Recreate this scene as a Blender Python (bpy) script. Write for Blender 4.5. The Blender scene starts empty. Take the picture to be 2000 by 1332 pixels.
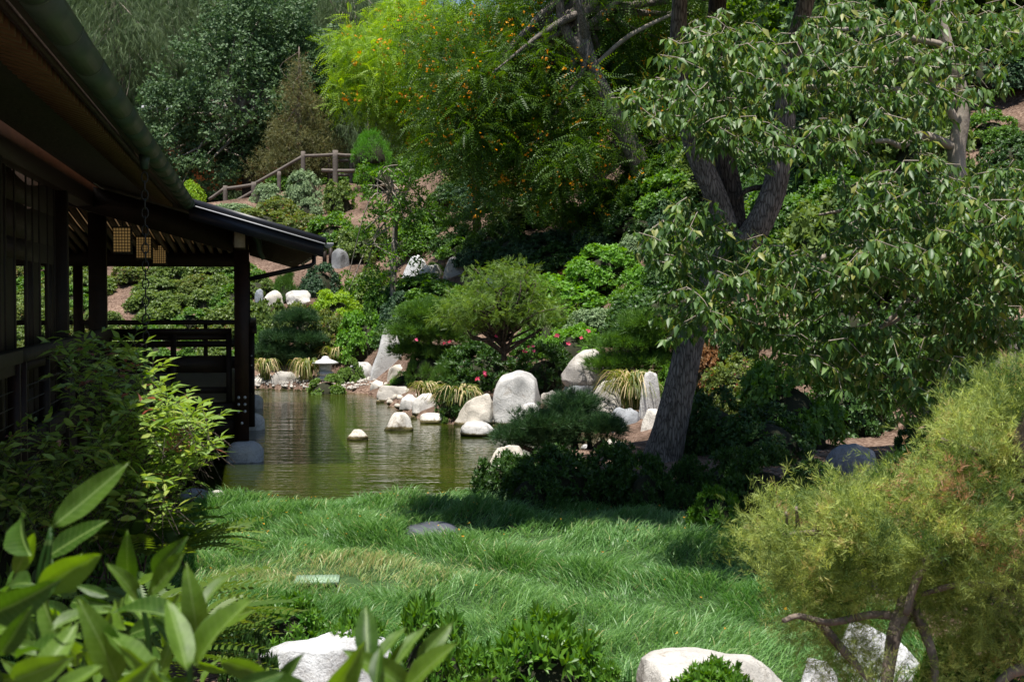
import bpy, math, random
import numpy as np
from mathutils import Vector, noise as mnoise
R = math.radians
random.seed(7); rng = np.random.default_rng(7)
SC = bpy.context.scene; COL = SC.collection
# ------------------------------------------------------------------ camera, world, sun, exposure
EYE = 2.38; F = 2778.0; PITCH = math.atan(88/F)
cam = bpy.data.cameras.new('camera'); camo = bpy.data.objects.new('camera', cam); COL.objects.link(camo)
camo.location = (0,0,EYE); camo.rotation_euler = (R(90)-PITCH,0,0)
cam.lens = 50; cam.sensor_width = 36; cam.clip_start = .1; cam.clip_end = 1500
cam.dof.use_dof = True; cam.dof.focus_distance = 22; cam.dof.aperture_fstop = 9
SC.camera = camo
UX, UY = -.178, .984           # pavilion axis u (away), v (to the right)
def L(u,v,z): return (UX*u+UY*v, UY*u-UX*v, z)
sv = -.10; su = -.22
sd = Vector(L(su,sv,1.0)).normalized()
elev = math.asin(sd.z); azi = math.atan2(sd.x, sd.y)
w = bpy.data.worlds.new('World'); SC.world = w; w.use_nodes = True
nt = w.node_tree; bg = nt.nodes['Background']
sky = nt.nodes.new('ShaderNodeTexSky'); sky.sky_type='NISHITA'; sky.sun_disc=False
sky.sun_elevation = elev; sky.sun_rotation = azi; sky.air_density=1.0; sky.dust_density=.6; sky.ozone_density=1.5
nt.links.new(sky.outputs[0], bg.inputs[0]); bg.inputs[1].default_value = .075
sl = bpy.data.lights.new('sun','SUN'); sl.energy = 5.0; sl.angle = R(.53); sl.color=(1,.955,.88)
so = bpy.data.objects.new('sun', sl); COL.objects.link(so); so.rotation_euler = sd.to_track_quat('Z','Y').to_euler()
SC.view_settings.view_transform='Standard'; SC.view_settings.look='None'; SC.view_settings.exposure=.74; SC.view_settings.gamma=1
SC.view_settings.use_curve_mapping=False
SC.cycles.max_bounces=6; SC.cycles.diffuse_bounces=3; SC.cycles.glossy_bounces=3; SC.cycles.transmission_bounces=4; SC.cycles.transparent_max_bounces=6
SC.cycles.use_denoising=True
# ------------------------------------------------------------------ helpers
def ray(px,py):
    x=(px-1000)/F; y=1.0; z=-(py-666)/F
    c,s=math.cos(PITCH),math.sin(PITCH)
    return x, y*c+z*s, -y*s+z*c
def P(px,py,Y):
    x,y,z=ray(px,py); k=Y/y; return Vector((x*k,Y,EYE+z*k))
def G(px,py,z=0.):
    x,y,zz=ray(px,py); k=(z-EYE)/zz; return Vector((x*k,y*k,z))
def tag(o,label=None,cat=None,group=None,kind=None):
    if label: o['label']=label
    if cat: o['category']=cat
    if group: o['group']=group
    if kind: o['kind']=kind
    return o
def empty(name,loc,label,cat,group=None):
    o=bpy.data.objects.new(name,None); COL.objects.link(o); o.location=loc; o.empty_display_size=.2
    return tag(o,label,cat,group)
def mkmesh(name,V,F_,mats,var=None,smooth=False,mi=None):
    me=bpy.data.meshes.new(name); V=np.ascontiguousarray(V,dtype=np.float32); F_=np.ascontiguousarray(F_,dtype=np.int32)
    me.vertices.add(len(V)); me.vertices.foreach_set('co',V.ravel())
    me.loops.add(F_.size); me.loops.foreach_set('vertex_index',F_.ravel())
    me.polygons.add(len(F_)); me.polygons.foreach_set('loop_start',np.arange(0,F_.size,F_.shape[1],dtype=np.int32))
    if smooth: me.polygons.foreach_set('use_smooth',np.ones(len(F_),dtype=bool))
    if not isinstance(mats,(list,tuple)): mats=[mats]
    for m in mats: me.materials.append(m)
    if mi is not None: me.polygons.foreach_set('material_index',np.asarray(mi,dtype=np.int32))
    if var is not None:
        a=me.attributes.new('var','FLOAT','POINT'); a.data.foreach_set('value',np.ascontiguousarray(var,dtype=np.float32))
    me.update(calc_edges=True); return me
def link(name,me,parent=None,loc=None):
    """local geometry relative to parent location"""
    o=bpy.data.objects.new(name,me); COL.objects.link(o)
    if parent is not None: o.parent=parent
    if loc is not None: o.location=loc
    return o
def part(name,V,F_,mat,parent,var=None,smooth=False):
    """world coordinates in, stored relative to the parent's place (parents are unrotated)"""
    off=np.array(parent.location) if parent is not None else np.zeros(3)
    p=parent
    while p is not None and p.parent is not None:
        p=p.parent; off=off+np.array(p.location)
    return link(name,mkmesh(name,np.asarray(V)-off,F_,mat,var,smooth),parent)
def solo(name,V,F_,mat,base,var=None,smooth=False):
    base=np.array(base,dtype=float)
    return link(name,mkmesh(name,np.asarray(V)-base,F_,mat,var,smooth),None,Vector(base))
def nrmz(a): return a/np.maximum(np.linalg.norm(a,axis=-1,keepdims=True),1e-9)
def rdir(n,r=None):
    r=r or rng; return nrmz(r.normal(size=(n,3)))
def basis(d,up,roll=None):
    """columns: x=normal-ish, y=side, z=d"""
    d=nrmz(d); s=np.cross(up,d); bad=np.linalg.norm(s,axis=1)<1e-3; s[bad]=[1,0,0]; s=nrmz(s); n=np.cross(d,s)
    if roll is not None:
        c=np.cos(roll)[:,None]; q=np.sin(roll)[:,None]; s,n=s*c+n*q, n*c-s*q
    return np.stack([n,s,d],axis=2)
def scatter(T,pos,B,sc,var=None):
    TV,TF=T; n=len(pos); k=len(TV)
    sc=np.asarray(sc); sc=sc[:,None] if sc.ndim==1 else sc
    V=np.einsum('nij,kj->nki',B,TV)*sc[:,None,:] + pos[:,None,:] if sc.shape[1]==1 else np.einsum('nij,nkj->nki',B,TV[None]*sc[:,None,:])+pos[:,None,:]
    Fs=(TF[None]+(np.arange(n)*k)[:,None,None]).reshape(-1,3)
    vv=None if var is None else np.repeat(var,k)
    return V.reshape(-1,3),Fs,vv
def join(*gs):
    Vs=[];Fs=[];vs=[];o=0
    for g in gs:
        V,F_=g[0],g[1]; Vs.append(V);Fs.append(np.asarray(F_)+o);o+=len(V)
        vs.append(g[2] if len(g)>2 and g[2] is not None else np.full(len(V),.5))
    return np.concatenate(Vs),np.concatenate(Fs),np.concatenate(vs)
# leaf templates: grow along z, width along y, normal x
def leafT(w=.4,keel=.05,droop=.15,fine=False):
    if fine:
        t=[0,.22,.5,.78,1]; ww=[.04,.75,1,.65,0]; V=[];Fc=[]
        for a,b in zip(t,ww):
            x=-droop*a*a
            V+= [(x+keel*b, -w/2*b, a),(x,0,a),(x+keel*b,w/2*b,a)]
        for i in range(4):
            q=i*3
            for j in (0,1):
                Fc+=[(q+j,q+j+1,q+j+4),(q+j,q+j+4,q+j+3)]
        return np.array(V),np.array(Fc)
    V=[(0,0,0),(keel-droop*.2,-w/2,.42),(-droop*.2,0,.45),(keel-droop*.2,w/2,.42),(-droop,0,1)]
    return np.array(V),np.array([(0,2,1),(0,3,2),(1,2,4),(2,3,4)])
def leaf2(w=.45):
    return np.array([(0,0,0),(.06,-w/2,.5),(.06,w/2,.5),(-.08,0,1.)]),np.array([(0,2,1),(1,2,3)])
def rosetteT(n=6,tilt=55,w=.4,ln=1.,two=False,inner=False,seed=0):
    r=np.random.default_rng(seed); T=leaf2(w) if two else leafT(w)
    a=np.arange(n)*2.4+r.uniform(0,.5,n); t=np.radians(tilt+r.uniform(-18,14,n))
    if inner: t[-2:]*=.35
    d=np.stack([np.sin(t)*np.cos(a),np.sin(t)*np.sin(a),np.cos(t)],1)
    V,F_,_=scatter(T,np.zeros((n,3))+d*.05,basis(d,np.tile([0,0,1.],(n,1))),ln*r.uniform(.75,1.1,n))
    return V,F_
def pinnateT(pairs=8,w=.22,droop=.35,lw=.42,fine=False):
    pos=[];d=[];s=[]
    for i in range(pairs):
        t=(i+1.)/(pairs+.5); x=-droop*t*t
        for sg in (-1,1):
            pos.append((x,0,t)); d.append((-.25,sg*1.,.35)); s.append(w*(1-.45*abs(t-.45)))
    pos.append((-droop,0,1));d.append((-.4,0,1));s.append(w)
    pos=np.array(pos,float);d=np.array(d,float)
    L1=(np.array([(0,-lw*.42,.3),(0,lw*.55,.5),(-.05,0,1.),(0,0,0)]),np.array([(3,1,2),(3,2,0)])) if fine else (np.array([(0,-.04,0),(.05,lw*.7,.45),(-.05,-lw*.1,1.)]),np.array([(0,1,2)]))
    V,F_,_=scatter(L1,pos,basis(d,np.tile([1.,0,0],(len(d),1))),np.array(s))
    return V,F_
def sprayT(n=12,seed=0,w=.05,spread=.5):
    """feathery juniper / conifer spray : narrow scale shoots"""
    r=np.random.default_rng(seed); t=r.uniform(.05,1,n); pos=np.stack([r.normal(0,.02,n),r.normal(0,.03,n),t*.75],1)
    d=np.stack([r.normal(0,spread,n),r.normal(0,spread,n),np.full(n,1.)],1); s=r.uniform(.25,.5,n)
    T=(np.array([(0,-w*1.4,.1),(0,w*1.4,.35),(0,0,1.)]),np.array([(0,1,2)]))
    V,F_,_=scatter(T,pos,basis(d,r.normal(size=(n,3))),s); return V,F_
def tuftT(n=12,seed=0,w=.03,spread=.75):
    r=np.random.default_rng(seed)
    d=np.stack([r.normal(0,spread,n),r.normal(0,spread,n),np.full(n,1.)],1)
    T=(np.array([(0,-w,0),(0,w,0),(0,0,1.)]),np.array([(0,1,2)]))
    V,F_,_=scatter(T,np.zeros((n,3)),basis(d,r.normal(size=(n,3))),r.uniform(.7,1.,n)); return V,F_
def tube(pts,rad,n=10,bump=0.,seed=0,cap=True,ridge=0):
    pts=np.array(pts,float); rad=np.array(rad,float)
    # resample smoothly
    m=len(pts); tang=np.gradient(pts,axis=0); tang=nrmz(tang)
    ref=np.array([.3,.9,.1]); r=np.random.default_rng(seed)
    a=np.linspace(0,2*np.pi,n,endpoint=False); V=[]
    ph=r.uniform(0,6,5)
    s0=None
    for i in range(m):
        s=np.cross(tang[i],ref); s/=max(np.linalg.norm(s),1e-6); t=np.cross(tang[i],s)
        rr=rad[i]*np.ones(n)
        if bump: rr=rr*(1+bump*(np.sin(3*a+ph[0]+i*.3)+.6*np.sin(5*a+ph[1]-i*.37)+.4*r.normal(size=n)))
        if ridge: rr=rr*(1+ridge*np.sin(a*(n//4)+np.sin(i*.6+ph[2])*1.3)+ridge*.5*r.normal(size=n))
        V.append(pts[i]+np.outer(np.cos(a)*rr,s)+np.outer(np.sin(a)*rr,t))
    V=np.concatenate(V); Fc=[]
    for i in range(m-1):
        j=np.arange(n); k=(j+1)%n
        Fc.append(np.stack([i*n+j,i*n+k,(i+1)*n+k],1)); Fc.append(np.stack([i*n+j,(i+1)*n+k,(i+1)*n+j],1))
    if cap:
        V=np.concatenate([V,pts[:1],pts[-1:]]); j=np.arange(n);k=(j+1)%n
        Fc.append(np.stack([k,j,np.full(n,m*n)],1)); Fc.append(np.stack([(m-1)*n+j,(m-1)*n+k,np.full(n,m*n+1)],1))
    return V,np.concatenate(Fc)
def spline(pts,rad,k=6):
    pts=np.array(pts,float); n=len(pts); P0=np.vstack([2*pts[0]-pts[1],pts,2*pts[-1]-pts[-2]]); out=[];ro=[]
    for i in range(n-1):
        a,b,c,d=P0[i:i+4]
        for t in np.arange(k)/k:
            out.append(.5*((2*b)+(-a+c)*t+(2*a-5*b+4*c-d)*t*t+(-a+3*b-3*c+d)*t**3)); ro.append(rad[i]*(1-t)+rad[i+1]*t)
    out.append(pts[-1]); ro.append(rad[-1]); return np.array(out),np.array(ro)
BOXF=np.array([(0,1,3),(0,3,2),(4,6,7),(4,7,5),(0,4,5),(0,5,1),(2,3,7),(2,7,6),(0,2,6),(0,6,4),(1,5,7),(1,7,3)])
def ubox(u0,u1,v0,v1,z0,z1,z2=None,z3=None):
    """box in pavilion axes; optional z2,z3 = bottom/top height at v1 (slope across v)"""
    if z2 is None: z2,z3=z0,z1
    V=[L(u,v,z) for u in (u0,u1) for (v,zz) in ((v0,(z0,z1)),(v1,(z2,z3))) for z in zz]
    return np.array(V),BOXF
def ico(sub):
    import bmesh
    bm=bmesh.new(); bmesh.ops.create_icosphere(bm,subdivisions=sub,radius=1)
    V=np.array([v.co[:] for v in bm.verts]); F_=np.array([[v.index for v in f.verts] for f in bm.faces]); bm.free(); return V,F_
ICO={s:ico(s) for s in (2,3,4,5,6)}
def vnoise(V,freq,seed=0.,oct_=3):
    o=Vector((seed*7.3,seed*3.1,seed*5.7))
    return np.array([mnoise.fractal(Vector(p)*freq+o,1.0,2.0,oct_) for p in V])
# ------------------------------------------------------------------ materials
def newmat(name):
    m=bpy.data.materials.new(name); m.use_nodes=True; n=m.node_tree; return m,n,n.nodes['Principled BSDF'],n.nodes['Material Output']
def N(nt,t,**k):
    x=nt.nodes.new(t)
    for a,b in k.items():
        if a=='ins':
            for i,v in b.items(): x.inputs[i].default_value=v
        else: setattr(x,a,b)
    return x
def ramp(nt,src,stops):
    r=nt.nodes.new('ShaderNodeValToRGB'); e=r.color_ramp.elements
    while len(e)<len(stops): e.new(.5)
    for i,(p,c) in enumerate(stops): e[i].position=p; e[i].color=(*c,1)
    nt.links.new(src,r.inputs[0]); return r
def leafmat(name,c1,c2,rough=.45,trans=.3,tcol=None,spec=.4,c3=None):
    m,n,b,out=newmat(name); at=N(n,'ShaderNodeAttribute',attribute_name='var')
    mid=tuple((x+y)/2 for x,y in zip(c1,c2))
    st=[(0,c1),(.5,mid),(.9,c2)]+([(1.,c3)] if c3 else [])
    r=ramp(n,at.outputs['Fac'],st)
    b.inputs['Roughness'].default_value=rough; b.inputs['Specular IOR Level'].default_value=spec
    n.links.new(r.outputs[0],b.inputs['Base Color'])
    tr=N(n,'ShaderNodeBsdfTranslucent'); mx=N(n,'ShaderNodeMixShader'); mx.inputs[0].default_value=trans
    hs=N(n,'ShaderNodeHueSaturation',ins={'Hue':.485,'Saturation':1.15,'Value':1.7}); n.links.new(r.outputs[0],hs.inputs['Color'])
    n.links.new(hs.outputs[0],tr.inputs[0]); n.links.new(b.outputs[0],mx.inputs[1]); n.links.new(tr.outputs[0],mx.inputs[2]); n.links.new(mx.outputs[0],out.inputs[0])
    return m
def noisemat(name,c1,c2,scale=8,rough=.8,bump=.3,bscale=None,stretch=(1,1,1),spec=.3,coords='Object',c3=None,detail=8,dist=.02):
    m,n,b,out=newmat(name); tc=N(n,'ShaderNodeTexCoord'); mp=N(n,'ShaderNodeMapping'); mp.inputs['Scale'].default_value=stretch
    n.links.new(tc.outputs[coords],mp.inputs[0]); t=N(n,'ShaderNodeTexNoise',ins={'Scale':scale,'Detail':detail,'Roughness':.65}); n.links.new(mp.outputs[0],t.inputs[0])
    st=[(.3,c1),(.68,c2)]+([(.8,c3)] if c3 else []); r=ramp(n,t.outputs[0],st); n.links.new(r.outputs[0],b.inputs['Base Color'])
    b.inputs['Roughness'].default_value=rough; b.inputs['Specular IOR Level'].default_value=spec
    t2=N(n,'ShaderNodeTexNoise',ins={'Scale':bscale or scale*3,'Detail':6}); n.links.new(mp.outputs[0],t2.inputs[0])
    bp=N(n,'ShaderNodeBump',ins={'Strength':bump,'Distance':dist}); n.links.new(t2.outputs[0],bp.inputs['Height']); n.links.new(bp.outputs[0],b.inputs['Normal'])
    return m
M={}
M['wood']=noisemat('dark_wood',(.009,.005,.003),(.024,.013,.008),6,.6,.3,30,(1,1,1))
M['woodred']=noisemat('red_brown_wood',(.014,.006,.004),(.034,.014,.007),7,.55,.3,30)
M['woodpale']=noisemat('pale_wood',(.3,.25,.2),(.45,.38,.3),14,.7,.3,60)
M['rafter']=noisemat('rafter_wood',(.07,.04,.016),(.11,.07,.03),9,.7,.2,30)
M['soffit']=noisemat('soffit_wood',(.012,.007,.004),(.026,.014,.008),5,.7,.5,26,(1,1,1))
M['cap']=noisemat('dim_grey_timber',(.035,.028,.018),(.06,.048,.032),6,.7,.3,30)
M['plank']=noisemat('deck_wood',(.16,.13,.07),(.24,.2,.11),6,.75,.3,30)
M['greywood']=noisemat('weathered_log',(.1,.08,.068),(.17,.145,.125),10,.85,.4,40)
M['copper']=noisemat('patina_copper',(.03,.055,.04),(.05,.085,.06),5,.5,.15,20)
M['roofmetal']=noisemat('black_metal',(.012,.013,.018),(.022,.024,.03),4,.4,.05,20)
M['flash']=noisemat('metal_edge',(.4,.4,.42),(.5,.5,.52),4,.45,.05,20)
M['iron']=noisemat('dark_iron',(.02,.02,.02),(.05,.045,.04),20,.55,.2,60)
M['bark']=None
def barkmat(name,c1,c2,c3,sc=1.,bd=.02):
    m,n,b,out=newmat(name); tc=N(n,'ShaderNodeTexCoord'); mp=N(n,'ShaderNodeMapping'); mp.inputs['Scale'].default_value=(sc*26,sc*26,sc*4)
    n.links.new(tc.outputs['Object'],mp.inputs[0])
    nz=N(n,'ShaderNodeTexNoise',ins={'Scale':1.1,'Detail':6}); n.links.new(mp.outputs[0],nz.inputs[0])
    ad=N(n,'ShaderNodeMixRGB',blend_type='ADD'); ad.inputs[0].default_value=2.2 if False else 1.; n.links.new(mp.outputs[0],ad.inputs[1]); n.links.new(nz.outputs['Color'],ad.inputs[2])
    v=N(n,'ShaderNodeTexVoronoi',feature='DISTANCE_TO_EDGE',ins={'Scale':1.}); n.links.new(ad.outputs[0],v.inputs[0])
    r=ramp(n,v.outputs[0],[(0,c1),(.12,c2),(.5,c3)]); t=N(n,'ShaderNodeTexNoise',ins={'Scale':3.,'Detail':5}); n.links.new(tc.outputs['Object'],t.inputs[0])
    mx=N(n,'ShaderNodeMixRGB',blend_type='MULTIPLY'); mx.inputs[0].default_value=.8; r2=ramp(n,t.outputs[0],[(.3,(.55,.55,.5)),(.7,(1.15,1.1,1.05))])
    n.links.new(r.outputs[0],mx.inputs[1]); n.links.new(r2.outputs[0],mx.inputs[2]); n.links.new(mx.outputs[0],b.inputs['Base Color'])
    b.inputs['Roughness'].default_value=.9; b.inputs['Specular IOR Level'].default_value=.15
    bp=N(n,'ShaderNodeBump',ins={'Strength':.9,'Distance':bd}); mr=N(n,'ShaderNodeMath',operation='MINIMUM'); mr.inputs[1].default_value=.15
    n.links.new(v.outputs[0],mr.inputs[0]); n.links.new(mr.outputs[0],bp.inputs['Height']); n.links.new(bp.outputs[0],b.inputs['Normal']); return m
M['bark']=barkmat('grey_bark',(.06,.052,.047),(.19,.17,.155),(.31,.28,.26),1.35,.04)
M['barkdark']=barkmat('dark_bark',(.025,.02,.016),(.08,.065,.055),(.14,.115,.1),1.3,.03)
M['barkpale']=noisemat('pale_bark',(.17,.14,.11),(.36,.31,.26),7,.8,.5,30,(1,1,.5))
M['barkred']=noisemat('juniper_bark',(.05,.035,.028),(.26,.21,.17),16,.9,.6,40,(1,1,.35))
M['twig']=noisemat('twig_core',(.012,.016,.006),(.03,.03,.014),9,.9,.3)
def rockmat(name,tint=(1,1,1),wet=True,k=1.,speck=1.):
    m,n,b,out=newmat(name); tc=N(n,'ShaderNodeTexCoord'); ge=N(n,'ShaderNodeNewGeometry')
    a=N(n,'ShaderNodeTexNoise',ins={'Scale':1.6,'Detail':6,'Roughness':.6}); n.links.new(ge.outputs['Position'],a.inputs[0])
    r=ramp(n,a.outputs[0],[(.32,tuple(.30*k*t for t in tint)),(.52,tuple(.47*k*t for t in tint)),(.72,tuple(.6*k*t for t in tint))])
    f=N(n,'ShaderNodeTexNoise',ins={'Scale':38.,'Detail':4,'Roughness':.8}); n.links.new(ge.outputs['Position'],f.inputs[0])
    r2=ramp(n,f.outputs[0],[(.33,(.55,.54,.53)),(.46,(.95,.94,.92)),(.7,(1.1,1.08,1.05))])
    mx=N(n,'ShaderNodeMixRGB',blend_type='MULTIPLY'); mx.inputs[0].default_value=.75*speck; n.links.new(r.outputs[0],mx.inputs[1]); n.links.new(r2.outputs[0],mx.inputs[2])
    st=N(n,'ShaderNodeTexNoise',ins={'Scale':4.,'Detail':7,'Roughness':.75,'Distortion':1.2}); n.links.new(ge.outputs['Position'],st.inputs[0])
    r3=ramp(n,st.outputs[0],[(.33,(.5,.44,.36)),(.43,(1,1,1))]); mx2=N(n,'ShaderNodeMixRGB',blend_type='MULTIPLY'); mx2.inputs[0].default_value=.75
    n.links.new(mx.outputs[0],mx2.inputs[1]); n.links.new(r3.outputs[0],mx2.inputs[2]); last=mx2
    # cracks
    vo=N(n,'ShaderNodeTexVoronoi',feature='DISTANCE_TO_EDGE',ins={'Scale':1.3}); dn=N(n,'ShaderNodeMixRGB',blend_type='ADD'); dn.inputs[0].default_value=.35
    n.links.new(ge.outputs['Position'],dn.inputs[1]); n.links.new(st.outputs['Color'],dn.inputs[2]); n.links.new(dn.outputs[0],vo.inputs[0])
    rc=ramp(n,vo.outputs[0],[(0,(.4,.36,.32)),(.012,(1,1,1))]); mx3=N(n,'ShaderNodeMixRGB',blend_type='MULTIPLY'); mx3.inputs[0].default_value=.7
    n.links.new(last.outputs[0],mx3.inputs[1]); n.links.new(rc.outputs[0],mx3.inputs[2]); oi=N(n,'ShaderNodeObjectInfo'); ro_=ramp(n,oi.outputs['Random'],[(0,(.72,.7,.68)),(.4,(.95,.9,.82)),(.7,(1,1,1)),(1.,(.82,.84,.88))]); mo=N(n,'ShaderNodeMixRGB',blend_type='MULTIPLY'); mo.inputs[0].default_value=1; n.links.new(mx3.outputs[0],mo.inputs[1]); n.links.new(ro_.outputs[0],mo.inputs[2]); last=mo
    if wet:
        sp=N(n,'ShaderNodeSeparateXYZ'); n.links.new(ge.outputs['Position'],sp.inputs[0])
        ml=N(n,'ShaderNodeMath',operation='MULTIPLY_ADD'); ml.inputs[1].default_value=.09; n.links.new(st.outputs[0],ml.inputs[0]); n.links.new(sp.outputs[2],ml.inputs[2])
        rw=ramp(n,ml.outputs[0],[(.07,(.06,.06,.015)),(.1,(.2,.17,.07)),(.125,(1,1,1))]); mx4=N(n,'ShaderNodeMixRGB',blend_type='MULTIPLY'); mx4.inputs[0].default_value=1
        n.links.new(last.outputs[0],mx4.inputs[1]); n.links.new(rw.outputs[0],mx4.inputs[2]); last=mx4
    n.links.new(last.outputs[0],b.inputs['Base Color']); b.inputs['Roughness'].default_value=.85; b.inputs['Specular IOR Level'].default_value=.25
    bp=N(n,'ShaderNodeBump',ins={'Strength':.6,'Distance':.02}); n.links.new(f.outputs[0],bp.inputs['Height'])
    bp2=N(n,'ShaderNodeBump',ins={'Strength':.7,'Distance':.06}); bp2.inputs['Strength'].default_value=.4; n.links.new(st.outputs[0],bp2.inputs['Height']); n.links.new(bp.outputs[0],bp2.inputs['Normal'])
    n.links.new(bp2.outputs[0],b.inputs['Normal']); return m
M['rock']=rockmat('granite_warm',(1.03,1.0,.95),True,1.3,.8)
M['rockdry']=rockmat('granite_white',(1,1,1),False,1.3,.9)
M['rockgrey']=rockmat('granite_blue_grey',(.86,.92,1.02),False,.72)
M['slate']=noisemat('dark_slate',(.05,.052,.07),(.1,.1,.125),2.5,.55,.25,14)
M['lid']=noisemat('pale_green_plastic',(.2,.3,.2),(.29,.4,.28),6,.6,.1)
M['lantern']=noisemat('lantern_stone',(.4,.4,.4),(.62,.62,.62),12,.85,.3,60)
# foliage
M['broad']=leafmat('leaf_glossy_green',(.05,.1,.016),(.17,.24,.055),.48,.35)
M['mid']=leafmat('leaf_mid_green',(.045,.12,.014),(.13,.26,.035),.5,.35)
M['bright']=leafmat('leaf_bright_green',(.07,.19,.012),(.15,.33,.03),.5,.35)
M['lime']=leafmat('leaf_lime',(.16,.3,.012),(.27,.42,.02),.5,.35)
M['grey']=leafmat('leaf_grey_green',(.11,.18,.08),(.25,.34,.17),.6,.25)
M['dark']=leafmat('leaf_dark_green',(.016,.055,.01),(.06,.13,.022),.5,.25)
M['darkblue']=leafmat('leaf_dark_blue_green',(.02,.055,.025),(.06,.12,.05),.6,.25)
M['tips']=leafmat('leaf_reddish_tips',(.06,.11,.018),(.18,.22,.045),.5,.35,c3=(.2,.06,.03))
M['rust']=leafmat('leaf_rust',(.16,.1,.04),(.32,.16,.06),.5,.35)
M['conifer']=leafmat('conifer_green',(.05,.19,.01),(.13,.36,.025),.6,.3)
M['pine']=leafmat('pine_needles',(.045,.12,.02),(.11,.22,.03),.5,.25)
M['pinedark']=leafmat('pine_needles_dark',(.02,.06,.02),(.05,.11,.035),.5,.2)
M['juniper']=leafmat('juniper_scale',(.05,.105,.022),(.42,.5,.14),.65,.4,c3=(.38,.22,.12))
M['oak']=leafmat('oak_leaf',(.03,.075,.025),(.1,.17,.065),.6,.22)
M['casu']=leafmat('casuarina_needle',(.045,.085,.03),(.13,.19,.075),.6,.3)
M['redwood']=leafmat('redwood_leaf',(.07,.09,.03),(.2,.19,.07),.6,.25,c3=(.16,.08,.03))
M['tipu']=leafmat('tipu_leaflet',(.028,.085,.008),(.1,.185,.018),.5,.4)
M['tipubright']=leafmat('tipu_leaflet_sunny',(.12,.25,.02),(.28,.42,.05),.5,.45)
M['petal']=leafmat('orange_petal',(.6,.24,.01),(.8,.4,.02),.6,.4)
M['petalpink']=leafmat('pink_petal',(.7,.03,.08),(.8,.1,.25),.5,.4)
M['ashleaf']=leafmat('drooping_glossy_leaf',(.022,.075,.012),(.13,.225,.045),.48,.3,c3=(.22,.24,.05),spec=.5)
M['nandina']=leafmat('nandina_leaf',(.09,.18,.022),(.3,.42,.09),.45,.35,c3=(.25,.1,.07))
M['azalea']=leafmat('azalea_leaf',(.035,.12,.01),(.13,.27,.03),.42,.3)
M['big']=leafmat('large_smooth_leaf',(.02,.07,.006),(.11,.21,.025),.5,.42)
def veins(m):
    n=m.node_tree; b=n.nodes['Principled BSDF']; src=b.inputs['Base Color'].links[0].from_socket
    tc=N(n,'ShaderNodeTexCoord'); sp=N(n,'ShaderNodeSeparateXYZ'); n.links.new(tc.outputs['Object'],sp.inputs[0])
    ab=N(n,'ShaderNodeMath',operation='ABSOLUTE'); n.links.new(sp.outputs[1],ab.inputs[0])
    mid=N(n,'ShaderNodeMath',operation='LESS_THAN'); mid.inputs[1].default_value=.009; n.links.new(ab.outputs[0],mid.inputs[0])
    k=N(n,'ShaderNodeMath',operation='MULTIPLY_ADD'); k.inputs[1].default_value=-.9; n.links.new(ab.outputs[0],k.inputs[0]); n.links.new(sp.outputs[2],k.inputs[2])
    k2=N(n,'ShaderNodeMath',operation='MULTIPLY'); k2.inputs[1].default_value=11.; n.links.new(k.outputs[0],k2.inputs[0])
    fr=N(n,'ShaderNodeMath',operation='FRACT'); n.links.new(k2.outputs[0],fr.inputs[0]); sv_=N(n,'ShaderNodeMath',operation='LESS_THAN'); sv_.inputs[1].default_value=.09; n.links.new(fr.outputs[0],sv_.inputs[0])
    hv=N(n,'ShaderNodeMath',operation='MULTIPLY'); hv.inputs[1].default_value=.4; n.links.new(sv_.outputs[0],hv.inputs[0])
    mx=N(n,'ShaderNodeMath',operation='MAXIMUM'); n.links.new(mid.outputs[0],mx.inputs[0]); n.links.new(hv.outputs[0],mx.inputs[1])
    nz=N(n,'ShaderNodeTexNoise',ins={'Scale':5.,'Detail':5}); ge=N(n,'ShaderNodeTexCoord'); n.links.new(ge.outputs['Object'],nz.inputs[0])
    r=ramp(n,nz.outputs[0],[(.3,(.6,.62,.5)),(.6,(1.1,1.05,1))]); m1=N(n,'ShaderNodeMixRGB',blend_type='MULTIPLY'); m1.inputs[0].default_value=.9; n.links.new(src,m1.inputs[1]); n.links.new(r.outputs[0],m1.inputs[2])
    m2=N(n,'ShaderNodeMixRGB'); n.links.new(mx.outputs[0],m2.inputs[0]); n.links.new(m1.outputs[0],m2.inputs[1]); m2.inputs[2].default_value=(.2,.3,.08,1)
    n.links.new(m2.outputs[0],b.inputs['Base Color'])
veins(M['big'])
M['fern']=leafmat('fern_frond',(.05,.11,.015),(.13,.19,.03),.5,.35)
M['strap']=leafmat('striped_strap_leaf',(.05,.1,.015),(.22,.24,.05),.5,.35,c3=(.6,.5,.28))
M['cushion']=leafmat('cushion_leaf',(.07,.14,.02),(.15,.25,.04),.55,.3)
M['maple']=leafmat('feathery_leaf',(.06,.13,.018),(.18,.28,.05),.5,.4)
M['grass']=leafmat('long_grass',(.045,.145,.022),(.25,.43,.16),.45,.35,c3=(.46,.4,.2),spec=.45)
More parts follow.
